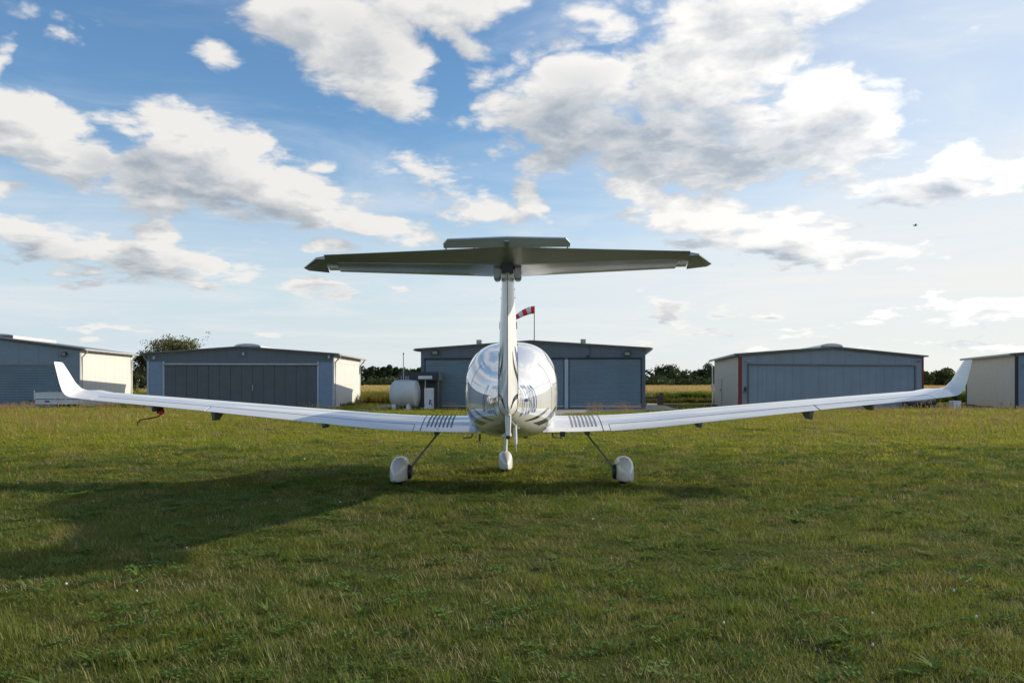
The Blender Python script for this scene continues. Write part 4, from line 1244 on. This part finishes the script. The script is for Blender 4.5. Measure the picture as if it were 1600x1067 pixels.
ng = empty('nose_gear', (0, 0, 0)); ng.parent = plane
nx = -.108
spat(nx, 12.95, .105, .318, .78, 'wheel_fairing', ng, yawd=5)
b = AB(); n = 28
b.loft([[(x, 12.95 + math.cos(2 * PI * k / n) * r_, .155 + math.sin(2 * PI * k / n) * r_) for k in range(n)] for x, r_ in ((nx - .055, .11), (nx - .05, .145), (nx - .03, .155), (nx + .03, .155), (nx + .05, .145), (nx + .055, .11))]); b.build('tyre', RUBBER, ng)
b = AB(); b.tube([(nx * .9, 13.1, .72), (nx * .95, 13.08, .50), (nx, 13.0, .34), (nx, 12.97, .26)], [.030, .026, .028, .04], 10); b.build('strut', PAINT_B, ng)
b = AB(); b.tube([(nx * .9, 13.1, .60), (nx * .92, 13.09, .50)], .036, 10); b.build('strut_collar', GALV, ng)

# ------------------------------------------------------------------ vegetation
def gn_scatter(name, pts, rots, scls, idx, sources, kind='stuff'):
    """one object that sets copies of small source meshes on given points"""
    me = bpy.data.meshes.new(name)
    me.from_pydata([tuple(p) for p in pts], [], [])
    for an, ty, dat in (('rot', 'FLOAT_VECTOR', rots), ('scl', 'FLOAT_VECTOR', scls)):
        a = me.attributes.new(an, ty, 'POINT'); a.data.foreach_set('vector', np.asarray(dat, dtype=np.float32).ravel())
    a = me.attributes.new('idx', 'INT', 'POINT'); a.data.foreach_set('value', np.asarray(idx, dtype=np.int32))
    o = bpy.data.objects.new(name, me); COL.objects.link(o)
    src = bpy.data.collections.new(name + '_source')
    for s_ in sources: src.objects.link(s_)
    ng_ = bpy.data.node_groups.new(name + '_scatter', 'GeometryNodeTree')
    ng_.interface.new_socket('Geometry', in_out='INPUT', socket_type='NodeSocketGeometry')
    ng_.interface.new_socket('Geometry', in_out='OUTPUT', socket_type='NodeSocketGeometry')
    N = ng_.nodes; L = ng_.links
    gi = N.new('NodeGroupInput'); go = N.new('NodeGroupOutput')
    mp = N.new('GeometryNodeMeshToPoints')
    ip = N.new('GeometryNodeInstanceOnPoints'); ip.inputs['Pick Instance'].default_value = True
    ci = N.new('GeometryNodeCollectionInfo'); ci.inputs['Collection'].default_value = src
    ci.inputs['Separate Children'].default_value = True; ci.inputs['Reset Children'].default_value = True
    L.new(gi.outputs[0], mp.inputs['Mesh']); L.new(mp.outputs[0], ip.inputs['Points']); L.new(ci.outputs[0], ip.inputs['Instance'])
    def attr(n_, t_):
        a_ = N.new('GeometryNodeInputNamedAttribute'); a_.data_type = t_; a_.inputs['Name'].default_value = n_; return a_
    r_ = attr('rot', 'FLOAT_VECTOR'); e2r = N.new('FunctionNodeEulerToRotation')
    L.new(r_.outputs['Attribute'], e2r.inputs[0]); L.new(e2r.outputs[0], ip.inputs['Rotation'])
    s2 = attr('scl', 'FLOAT_VECTOR'); L.new(s2.outputs['Attribute'], ip.inputs['Scale'])
    i2 = attr('idx', 'INT'); L.new(i2.outputs['Attribute'], ip.inputs['Instance Index'])
    L.new(ip.outputs[0], go.inputs[0])
    md = o.modifiers.new('scatter', 'NODES'); md.node_group = ng_
    o['kind'] = kind
    return o


def src_obj(name, vs, fs, m):
    me = bpy.data.meshes.new(name); me.from_pydata(vs, [], fs); me.materials.append(m)
    return bpy.data.objects.new(name, me)


def blade_mesh(vs, fs, x, y, h, w, ang, lean, curl, segs=3, z0=-.004):
    k = len(vs); dx, dy = math.cos(ang), math.sin(ang); px_, py_ = -dy, dx
    for i in range(segs + 1):
        q = i / segs; r_ = lean * h * q + curl * h * q * q; z = h * q * math.sqrt(max(.1, 1 - (lean * .5 + curl * q) ** 2 * .6)); ww = w * (1 - q ** 1.6) + .0004
        cx, cy = x + dx * r_, y + dy * r_
        vs += [(cx - px_ * ww / 2, cy - py_ * ww / 2, z0 + z), (cx + px_ * ww / 2, cy + py_ * ww / 2, z0 + z)]
        if i: fs.append((k + 2 * i - 2, k + 2 * i - 1, k + 2 * i + 1, k + 2 * i))


rd = random.Random(3)
GRASS = leaf_mat('grass_blades', (.095, .155, .015), (.235, .255, .026), .5, (.33, .25, .085), .55, 1.1)
GRASSF = leaf_mat('meadow_blades', (.24, .29, .020), (.45, .44, .032), .5, (.52, .38, .08), .25, .5)
DRYG = leaf_mat('dry_blades', (.38, .30, .14), (.50, .42, .20), .4)
CLOV = leaf_mat('clover_leaves', (.09, .18, .025), (.16, .24, .04), .4)
SEED = leaf_mat('seed_heads', (.50, .38, .17), (.50, .33, .15), .4)
FLOW = mat('clover_flower', (.62, .60, .52), .8)
ORNG = leaf_mat('orange_leaf', (.40, .16, .03), (.45, .25, .04), .3)


def tuft(name, n, rad, h0, h1, w, m, lean=.5):
    vs, fs = [], []
    for _ in range(n):
        a = rd.uniform(0, 2 * PI); r_ = rad * math.sqrt(rd.random())
        blade_mesh(vs, fs, math.cos(a) * r_, math.sin(a) * r_, rd.uniform(h0, h1) * (1 - .3 * r_ / rad), w * rd.uniform(.7, 1.3), rd.uniform(0, 2 * PI), rd.uniform(.05, lean), rd.uniform(.1, .7))
    return src_obj(name, vs, fs, m)


near_src = [tuft('tuft_a%d' % k, 95, .17, .020, .056, .0034, GRASS, .9) for k in range(5)]
near_src += [tuft('tuft_b%d' % k, 45, .11, .045, .09, .0038, GRASS, .6) for k in range(2)]
near_src += [tuft('tuft_c', 30, .15, .03, .08, .0032, DRYG, 1.0)]


def clover_src():
    vs, fs = [], []
    for _ in range(16):
        x, y = rd.gauss(0, .06), rd.gauss(0, .06); z = rd.uniform(.02, .045)
        for k in range(3):
            a = rd.uniform(0, .4) + 2 * PI * k / 3; r_ = .011; c = (x + math.cos(a) * r_, y + math.sin(a) * r_)
            n0 = len(vs)
            for j in range(6): t_ = 2 * PI * j / 6; vs.append((c[0] + math.cos(t_) * .0095, c[1] + math.sin(t_) * .0095, z + .004 * math.cos(t_ - a)))
            fs.append(tuple(range(n0, n0 + 6)))
    return src_obj('clover', vs, fs, CLOV)


def flower_src():
    vs, fs = [], []; r_ = .0085; n0 = 0
    for i in range(5):
        ph = PI * (i + .5) / 5
        for j in range(7): t_ = 2 * PI * j / 7; vs.append((math.sin(ph) * math.cos(t_) * r_, math.sin(ph) * math.sin(t_) * r_, .055 + math.cos(ph) * r_))
    for i in range(4):
        for j in range(7): fs.append((i * 7 + j, i * 7 + (j + 1) % 7, (i + 1) * 7 + (j + 1) % 7, (i + 1) * 7 + j))
    fs.append(tuple(range(7)))
    return src_obj('flower', vs, fs, FLOW)


def rosette_src():
    vs, fs = [], []
    for k in range(9):
        blade_mesh(vs, fs, 0, 0, rd.uniform(.06, .10), .020, 2 * PI * k / 9 + rd.uniform(-.2, .2), 1.1, .5, 4, .006)
    return src_obj('rosette', vs, fs, CLOV)


def fallen_src():
    vs, fs = [], []
    for k in range(3): blade_mesh(vs, fs, rd.gauss(0, .03), rd.gauss(0, .03), .03, .02, rd.uniform(0, 6), 1.2, .3, 3, .02)
    return src_obj('fallen', vs, fs, ORNG)


near_src += [clover_src(), flower_src(), rosette_src(), fallen_src()]      # names sort: see index below
order = sorted(range(len(near_src)), key=lambda i: near_src[i].name)
pos_of = {near_src[i].name.split('.')[0]: k for k, i in enumerate(order)}

# value noise for patchiness
def vnoise(x, y, s, seed=0):
    r2 = np.random.default_rng(seed); G = r2.random((128, 128))
    u, v = np.asarray(x) * s + 37.3, np.asarray(y) * s + 11.7
    i, j = np.floor(u).astype(int), np.floor(v).astype(int); fu, fv = u - i, v - j
    fu = fu * fu * (3 - 2 * fu); fv = fv * fv * (3 - 2 * fv); g_ = lambda a, b_: G[a % 128, b_ % 128]
    return (g_(i, j) * (1 - fu) + g_(i + 1, j) * fu) * (1 - fv) + (g_(i, j + 1) * (1 - fu) + g_(i + 1, j + 1) * fu) * fv


def ring_points(y0, y1, dens, half=.66, margin=1.6):
    A = (y1 - y0) * (2 * (half * y1 + margin)); n = int(A * dens)
    y = rng.uniform(y0, y1, n); x = rng.uniform(-(half * y1 + margin), half * y1 + margin, n)
    k = np.abs(x) < half * y + margin
    return x[k], y[k]


SHORT = ['tuft_a%d' % k for k in range(5)]
P_, Rt, Sc, Ix = [], [], [], []
def put(x, y, names, probs, sxy, sz, tilt=.08):
    n = len(x)
    ch = rng.choice(len(names), n, p=np.array(probs) / sum(probs))
    P_.append(np.stack([x, y, np.zeros(n)], 1))
    Rt.append(np.stack([rng.normal(0, tilt, n), rng.normal(0, tilt, n), rng.uniform(0, 2 * PI, n)], 1))
    Sc.append(np.stack([sxy, sxy, sz], 1))
    Ix.append(np.array([pos_of[names[c]] for c in ch]))


NM = SHORT + ['tuft_b0', 'tuft_b1', 'tuft_c', 'clover', 'rosette', 'fallen', 'flower']
for y0, y1, d, s0 in ((2.6, 5.5, 150, .85), (5.5, 8, 105, 1.0), (8, 12, 62, 1.3), (12, 18, 34, 1.75)):
    x, y = ring_points(y0, y1, d)
    h = .45 + .60 * vnoise(x, y, .9, 1) + .30 * vnoise(x, y, 3.1, 2)
    h = h * (.72 + .5 * vnoise(x * .25, y, 1.1, 31))                       # mowing bands across the field
    keep = rng.random(len(x)) < .55 + 1.2 * vnoise(x, y, .8, 33)
    x, y, h = x[keep], y[keep], h[keep]
    sxy = s0 * rng.uniform(.8, 1.25, len(x)); sz = h * (1 + .35 * (s0 - 1)) * rng.uniform(.8, 1.2, len(x))
    put(x, y, NM, [3] * 5 + [1.1, 1.1, 2.2, 1.6, .25, .03, .045], sxy * np.where(False, 1, 1), sz)
    # ranker clumps
    x, y = ring_points(y0, y1, d * .10)
    k = vnoise(x, y, 1.4, 9) > .62; x, y = x[k], y[k]
    put(x, y, ['tuft_b0', 'tuft_b1', 'tuft_c'], [2, 2, .6], np.full(len(x), s0 * 1.15), rng.uniform(1.2, 1.9, len(x)))
src_sorted = [near_src[i] for i in order]
tag(gn_scatter('lawn_grass', np.concatenate(P_), np.concatenate(Rt), np.concatenate(Sc), np.concatenate(Ix), src_sorted),
    'short mown turf with clover around the aircraft', 'grass')

# farther, ranker grass with seed heads
far_src = []
for k in range(3): far_src.append(tuft('meadow_a%d' % k, 60, .35, .05, .15, .013, GRASSF, .5))
for k in range(2): far_src.append(tuft('meadow_b%d' % k, 60, .30, .10, .24, .012, GRASSF, .4))


def seed_src(name, n, h0, h1):
    vs, fs = [], []
    for _ in range(n):
        x, y = rd.gauss(0, .14), rd.gauss(0, .14); h = rd.uniform(h0, h1); a = rd.uniform(0, 2 * PI); ln = rd.uniform(.02, .22)
        blade_mesh(vs, fs, x, y, h, .006, a, ln, .15, 2)
        tx, ty = x + math.cos(a) * h * (ln + .1), y + math.sin(a) * h * (ln + .1)
        for j in range(3):
            k = len(vs); b_ = a + j * 2.1; w = .010; hh = .10
            vs += [(tx, ty, h * .82 - .02), (tx + math.cos(b_) * w, ty + math.sin(b_) * w, h * .82 + hh * .35), (tx, ty, h * .82 + hh), (tx - math.cos(b_) * w, ty - math.sin(b_) * w, h * .82 + hh * .35)]
            fs.append((k, k + 1, k + 2, k + 3))
    return src_obj(name, vs, fs, SEED)


far_src += [seed_src('seed_a', 9, .22, .42), seed_src('seed_b', 6, .30, .55)]
far_src.append(tuft('meadow_c', 40, .30, .06, .20, .010, DRYG, .5))
order = sorted(range(len(far_src)), key=lambda i: far_src[i].name)
pos_of = {far_src[i].name.split('.')[0]: k for k, i in enumerate(order)}
P_, Rt, Sc, Ix = [], [], [], []
FN = ['meadow_a0', 'meadow_a1', 'meadow_a2', 'meadow_b0', 'meadow_b1', 'meadow_c', 'seed_a', 'seed_b']


def paved(x, y):
    """true where the apron, the track or a building stands"""
    px_ = 800 + x / y * F; py_ = HY + CH / y * F
    a = (px_ > 786) & (px_ < 1064) & (py_ < np.where(px_ < 868, 649, 648.5 - (px_ - 868) * .043))
    t_ = (y > 40.5) & (px_ > 540) & (px_ < 626) & (py_ > 631) & (py_ < 638.5 + (590 - px_) * .03) & (py_ > 656 - (px_ - 480) * .197 + 2 ) & (py_ < 662 - (px_ - 480) * .19)
    hx = (y > 44.3) & (((x > -34) & (x < -22.9) & (y < 56)) | ((x > -19.6) & (x < -9.2) & (y < 56)) | ((x > -4.9) & (x < 8) & (y < 54))) | ((y > 41.4) & (x > 10.8) & (y < 56) & (y > 41 + (x - 10.85) * .3)  & (x < 22.5)) | ((x > 25.3) & (y > 42.5))
    return a | t_ | hx | ((px_ > 1330) & (y > 41.2) & (y < 46))


for y0, y1, d, s0 in ((11, 16, 6, .75), (16, 22, 17, 1.0), (22, 30, 11, 1.25), (30, 41, 8, 1.5), (41, 60, 4.5, 1.6)):
    x, y = ring_points(y0, y1, d, .66, 2)
    k = ~paved(x, y); x, y = x[k], y[k]
    side = np.clip((np.abs(x) / y - .18) * 3.2, 0, 1) * np.clip((y - 17) / 12, 0, 1)
    h = (.45 + .55 * vnoise(x, y, .35, 5)) * (.55 + .75 * side)
    for names, pr_, sel in ((FN[:6], [3, 3, 3, 1.4, 1.4, 1.0], rng.random(len(x)) < 1), (FN[6:], [1.6, 1], rng.random(len(x)) < (.015 + .17 * side * (vnoise(x, y, .5, 8) > .42)) * (y < 42.5))):
        xx, yy = x[sel], y[sel]; hh = h[sel]
        put(xx + rng.normal(0, .1, len(xx)), yy + rng.normal(0, .1, len(xx)), names, pr_, s0 * rng.uniform(.8, 1.2, len(xx)) * (1 if names is not FN[6:] else .8), (hh if len(names) == 6 else .55 + hh * .35) * rng.uniform(.75, 1.25, len(xx)))
tag(gn_scatter('meadow_grass', np.concatenate(P_), np.concatenate(Rt), np.concatenate(Sc), np.concatenate(Ix), [far_src[i] for i in order]),
    'taller yellow-green meadow grass with tan seed heads before the hangars', 'grass')

# sparse tall seed stalks in front of the middle hangar's right door
P_, Rt, Sc, Ix = [], [], [], []
xs_ = []
for px_, n in ((925, 7), (935, 6), (955, 3), (966, 4), (975, 6), (990, 5), (700, 4), (712, 3), (566, 4), (580, 4), (598, 3)):
    p = gp(px_, 645 if px_ > 800 else 641)
    for _ in range(n): xs_.append((p.x + rd.gauss(0, .12), p.y + rd.gauss(0, .2)))
xs_ = np.array(xs_)
put(xs_[:, 0], xs_[:, 1], ['seed_a', 'seed_b'], [1, 1], np.full(len(xs_), .75), rng.uniform(.8, 1.25, len(xs_)))
tag(gn_scatter('seed_stalks', np.concatenate(P_), np.concatenate(Rt), np.concatenate(Sc), np.concatenate(Ix), [far_src[i].copy() for i in order]),
    'dry tan seed stalks standing before the roller doors', 'grass')

# ---- maize field
CORN = leaf_mat('maize_leaves', (.15, .24, .02), (.36, .40, .05), .45)
TASS = leaf_mat('maize_tassels', (.60, .43, .16), (.66, .50, .20), .3)


def corn_src(name):
    vs, fs = [], []
    for _ in range(5):
        x, y = rd.gauss(0, .22), rd.gauss(0, .22); h = rd.uniform(.68, .82)
        blade_mesh(vs, fs, x, y, h, .03, rd.uniform(0, 6), .03, 0, 2)
        for k in range(8):
            z = h * (.12 + .8 * k / 8); n0 = len(vs); blade_mesh(vs, fs, x, y, .30, .055, rd.uniform(0, 2 * PI), .9, .8, 4, 0)
            for i in range(n0, len(vs)):
                q = ((i - n0) // 2) / 4; vs[i] = (vs[i][0], vs[i][1], z + .22 * q - .26 * q * q)
    return src_obj(name, vs, fs, CORN)


def tass_src(name):
    vs, fs = [], []
    for _ in range(6):
        x, y = rd.gauss(0, .25), rd.gauss(0, .25)
        for k in range(5): blade_mesh(vs, fs, x, y, .20, .022, rd.uniform(0, 6), .3, .4, 2, .70)
    return src_obj(name, vs, fs, TASS)


cs_ = [corn_src('maize_a'), corn_src('maize_b'), tass_src('maize_tassel')]
pos_of = {'maize_a': 0, 'maize_b': 1, 'maize_tassel': 2}
P_, Rt, Sc, Ix = [], [], [], []
def cornbase(x): return 58.0 + 0.02 * x
for y0, y1, d, s0 in ((58, 62, 7.0, 1), (62, 72, 3.5, 1.25), (72, 130, 2.4, 2.2)):
    n = int((y1 - y0) * 110 * d); x = rng.uniform(-48, 62, n); y = rng.uniform(y0, y1, n)
    k = (vnoise(x, y, .3, 12) > .12); x, y = x[k], y[k]
    put(x, y, ['maize_a', 'maize_b', 'maize_tassel'], [1, 1, .6 if y0 < 60 else 4], np.full(len(x), s0), rng.uniform(.85, 1.08, len(x)), .03)
tag(gn_scatter('maize_field', np.concatenate(P_), np.concatenate(Rt), np.concatenate(Sc), np.concatenate(Ix), cs_), 'green maize field with golden tassels beyond the hangars', 'crop field')
# closed canopy of the field farther out
m = bpy.data.materials.new('maize_canopy'); m.use_nodes = True; nt = m.node_tree; p_ = nt.nodes['Principled BSDF']; p_.inputs['Roughness'].default_value = .95; p_.inputs['Specular IOR Level'].default_value = .05
gq = nt.nodes.new('ShaderNodeNewGeometry'); ps = S(nt, gq.outputs['Position'])
nt.links.new(mixc(nt, noise(nt, ps, .9, 6, .7).ramp(.35, .65), (.66, .47, .16), (.46, .36, .11)).k, p_.inputs['Base Color'])
b = MB(); N_ = 60; M_ = 24; vs = []
for j in range(M_ + 1):
    for i in range(N_ + 1):
        x = -90 + 220 * i / N_; y = 61 + 165 * (j / M_) ** 1.6; vs.append((x, y, .70 + rd.uniform(-.05, .05) if j else .30))
b.add(vs, [(j * (N_ + 1) + i, j * (N_ + 1) + i + 1, (j + 1) * (N_ + 1) + i + 1, (j + 1) * (N_ + 1) + i) for j in range(M_) for i in range(N_)])
tag(b.build('maize_canopy', m), 'golden tops of the maize stretching to the far trees', 'crop field', kind='stuff')

# ---- weeds between hangars
WEED = leaf_mat('weed_leaves', (.15, .16, .02), (.28, .24, .04), .45, (.30, .17, .05), .8, 1.5)
def weed_src(name):
    vs, fs = [], []
    for _ in range(14):
        x, y = rd.gauss(0, .16), rd.gauss(0, .16); h = rd.uniform(.25, .6); blade_mesh(vs, fs, x, y, h, .012, rd.uniform(0, 6), .15, .1, 2)
        for k in range(14):
            z = h * rd.uniform(.3, 1); a = rd.uniform(0, 6); n0 = len(vs); blade_mesh(vs, fs, x, y, .09, .03, a, .9, .4, 2, z)
    return src_obj(name, vs, fs, WEED)
ws = [weed_src('weed_a'), weed_src('weed_b')]; pos_of = {'weed_a': 0, 'weed_b': 1}
P_, Rt, Sc, Ix = [], [], [], []
x = rng.uniform(-9.4, -6.6, 150); y = rng.uniform(53, 57.5, 150); put(x, y, ['weed_a', 'weed_b'], [1, 1], np.full(150, 1.0), rng.uniform(.6, 1.25, 150))
x = rng.uniform(8.6, 14, 60); y = rng.uniform(56, 57.6, 60); put(x, y, ['weed_a', 'weed_b'], [1, 1], np.full(60, 1.0), rng.uniform(.35, .7, 60))
x = rng.uniform(-9.6, -8.9, 14); y = rng.uniform(47, 52, 14); put(x, y, ['weed_a', 'weed_b'], [1, 1], np.full(14, .6), rng.uniform(.3, .5, 14))
tag(gn_scatter('weeds', np.concatenate(P_), np.concatenate(Rt), np.concatenate(Sc), np.concatenate(Ix), ws), 'golden-green weeds along the field edge', 'weeds')


# ---- trees
def leaf_cloud(mb, c, r, n, size, rr, squash=.8):
    """leaf-sized faces spread through a clump's volume"""
    for _ in range(n):
        while True:
            q = Vector((rr.uniform(-1, 1), rr.uniform(-1, 1), rr.uniform(-1, 1)))
            if q.length < 1: break
        q = q.normalized() * (q.length ** .5) if rr.random() < .7 else q
        p = Vector(c) + Vector((q.x * r, q.y * r, q.z * r * squash))
        a = Vector((rr.gauss(0, 1), rr.gauss(0, 1), rr.gauss(0, 1))).normalized(); d = a.orthogonal().normalized(); e = a.cross(d)
        s = size * rr.uniform(.5, 1.3)
        mb.add([p - d * s, p - e * s * .6, p + d * s, p + e * s * .6], [(0, 1, 2, 3)])


LEAFD = leaf_mat('dark_tree_leaves', (.028, .050, .018), (.060, .085, .024), .3)
LEAFM = leaf_mat('mid_tree_leaves', (.045, .070, .020), (.10, .12, .03), .35)
LEAFY = leaf_mat('young_tree_leaves', (.10, .12, .035), (.17, .17, .06), .4)
CONI = leaf_mat('conifer_needles', (.022, .040, .018), (.045, .065, .024), .2)


def tree(name, loc, h, w, label, leaf, group=None, nclump=16, leafn=90, lsize=.3, seed=0, trunk=.18, sparse=False, shape='round', cat='tree', low=.25):
    rr = random.Random(seed); e = empty(name, loc); tag(e, label, cat, group)
    b = MB(); cl = []
    for k in range(nclump):
        a = rr.uniform(0, 2 * PI); q = rr.random(); z = low + (1 - low) * q
        if shape == 'round': rad = w * .5 * math.sqrt(max(0.03, 1 - ((z - (.55 + low * .2)) / (1.0 - .5)) ** 2 * .8)) * .72
        elif shape == 'cone': rad = w * .5 * (1.05 - z) * .8
        else: rad = w * .5 * (.35 + .65 * math.sin(PI * min(1, z))) * .7
        rr_ = rad * math.sqrt(rr.random())
        cl.append(Vector((math.cos(a) * rr_, math.sin(a) * rr_ * .8, h * z * .90)))
    # trunk and limbs
    b.tube([(0, 0, 0), (.02 * h, 0, h * .35), (-.01 * h, 0, h * .72)], [trunk, trunk * .7, trunk * .3], 8)
    for c in cl[:min(12, nclump)]:
        z0 = min(c.z * .75, h * .6); b.tube([(0.01 * h, 0, z0 * .7), (c.x * .5, c.y * .5, (z0 + c.z) * .5), tuple(c)], [trunk * .35, trunk * .22, trunk * .08], 5)
    b.build('trunk', BARK, e, True)
    b = MB()
    for c in cl:
        r_ = w * rr.uniform(.10, .19) * (.8 if sparse else 1.1)
        leaf_cloud(b, c, r_, int(leafn * rr.uniform(.6, 1.3)), lsize, rr, .75)
        if sparse:
            for _ in range(5):
                t_ = c + Vector((rr.gauss(0, r_ * .9), rr.gauss(0, r_ * .5), rr.uniform(.1, .9) * r_)); leaf_cloud(b, t_, r_ * .3, 14, lsize * .8, rr, 1.4)
    b.build('crown', leaf, e)
    return e


def at(px, D): return ((px - 800) / F * D, D, 0)


# behind the second hangar
D_ = 70
tree('broadleaf_tree', at(272, D_), 5.0, 6.0, 'loose olive-green tree rising above the roof of the charcoal-door hangar', LEAFY, nclump=64, leafn=110, lsize=.085, seed=4, sparse=True, shape='round', low=.40)
tree('broadleaf_tree', at(221, 66), 3.9, 2.6, 'dark tree in the gap left of the charcoal-door hangar', LEAFD, nclump=20, leafn=110, lsize=.10, seed=5, low=.15)
tree('broadleaf_tree', at(213, 62), 2.2, 1.5, 'lighter green bush in front of the dark tree in the left gap', LEAFM, nclump=12, leafn=110, lsize=.08, seed=6, low=.1, cat='bush')
tree('broadleaf_tree', at(238, 64), 3.7, 1.3, 'thin dark sapling at the left corner of the charcoal-door hangar', LEAFD, nclump=12, leafn=50, lsize=.07, seed=7, low=.4, sparse=True)
# wood left of the middle hangar: individual crowns in front of a closed mass
D_ = 215
kinds = [('conifer_tree', CONI, 'cone'), ('broadleaf_tree', LEAFD, 'round'), ('broadleaf_tree', LEAFM, 'round')]
wl = [(560, 573, 12), (572, 577, 12), (580, 572, 11), (590, 576, 13), (599, 571, 12), (608, 569, 13), (617, 572, 12), (627, 575, 12), (637, 576, 12), (648, 575, 13), (658, 574, 13), (668, 577, 12)]
desc = ['leftmost crown of the wood, touching the cream end wall', 'low dark crown, second in the wood from the cream end wall', 'pointed dark crown between two lower ones, third from the cream end wall', 'squat crown in a dip of the wood, fourth from the cream end wall', 'pointed crown rising above the field gate, fifth from the cream end wall',
        'highest crown of the wood, left of the fuel tank', 'dark crown right beside the highest one, above the left end of the tank', 'broad low crown just left of the tank vent pipe', 'low crown directly behind the tank vent pipe', 'crown right of the vent pipe above the shelter roof', 'last crown before the slate hangar, above the shelter', 'crown half hidden by the left corner of the slate hangar']
for i, (px, py, wpx) in enumerate(wl):
    k = (0, 1, 0, 1, 0, 0, 1, 1, 2, 1, 2, 1)[i]; h = CH + (HY - py) / F * D_
    tree(kinds[k][0], at(px, D_ - (i % 3) * 4), h, wpx / F * D_ * 1.35, desc[i], kinds[k][1], 'trees of the wood beyond the maize', nclump=26, leafn=90, lsize=.36, seed=20 + i, shape=kinds[k][2], low=.12)
# right of the middle hangar
rt = [(1017, 584, 16, 1, 'small rounded dark tree left of the big oak'), (1042, 571, 40, 1, 'big spreading oak standing highest between the two hangars'), (1062, 586, 22, 1, 'dark bushy tree right of the big oak'), (1075, 585, 16, 2, 'greyish small tree right of the dark bushy one'),
      (1086, 588, 14, 2, 'lowest greyish tree in the dip left of the tall tree'), (1104, 565, 30, 1, 'tall dark tree with gaps beside the beige hangar wall'), (1120, 570, 26, 1, 'dark tree mostly behind the beige hangar wall'),
      (1450, 580, 20, 2, 'low dark tree against the red corner strip'), (1474, 573, 36, 2, 'round pale-green tree in the gap left of the wing tip'), (1496, 583, 20, 1, 'dark tree behind the right wing tip')]
for i, (px, py, wpx, k, ds) in enumerate(rt):
    Dt = 190 if px < 1300 else 150
    h = CH + (HY - py) / F * Dt
    tree('broadleaf_tree', at(px, Dt + (i % 3) * 3), h, wpx / F * Dt * 1.2, ds, (LEAFD, LEAFD, LEAFM)[k], 'field trees between the hangars', nclump=26 if wpx > 25 else 16, leafn=85, lsize=.26, seed=50 + i, low=.3 if wpx > 25 else .15)
# far closed woodland
b = MB(); rr = random.Random(99)
for i in range(260):
    x = -170 + 400 * i / 260 + rr.uniform(-1, 1); hgt = rr.uniform(2.6, 4.2) + (.9 if x < -20 else 0)
    for q in range(3): leaf_cloud(b, (x + rr.uniform(-1, 1), 232 + rr.uniform(-3, 3), hgt * (.25 + .3 * q)), hgt * .42, 60, .55, rr, .8)
tag(b.build('far_wood', LEAFD), 'low dark line of far woodland along the horizon', 'wood', kind='stuff')
# low undergrowth that closes the foot of the trees
b = MB(); rr = random.Random(77)
for i in range(230):
    x = rr.uniform(-60, 75); y = 176 + rr.uniform(0, 8); leaf_cloud(b, (x, y, rr.uniform(.6, 1.9)), 1.5, 46, .36, rr, .7)
tag(b.build('undergrowth', LEAFD), 'dark hedge at the foot of the field trees', 'hedge', kind='stuff')
# clipped conifer and bushes in the right gap
tree('conifer_shrub', (gp(1498, 639.5).x + .6, 44.3, 0), .86, .42, 'narrow dark conifer right of the black car', CONI, nclump=26, leafn=50, lsize=.03, seed=90, shape='vase', cat='shrub', low=.05, trunk=.03)
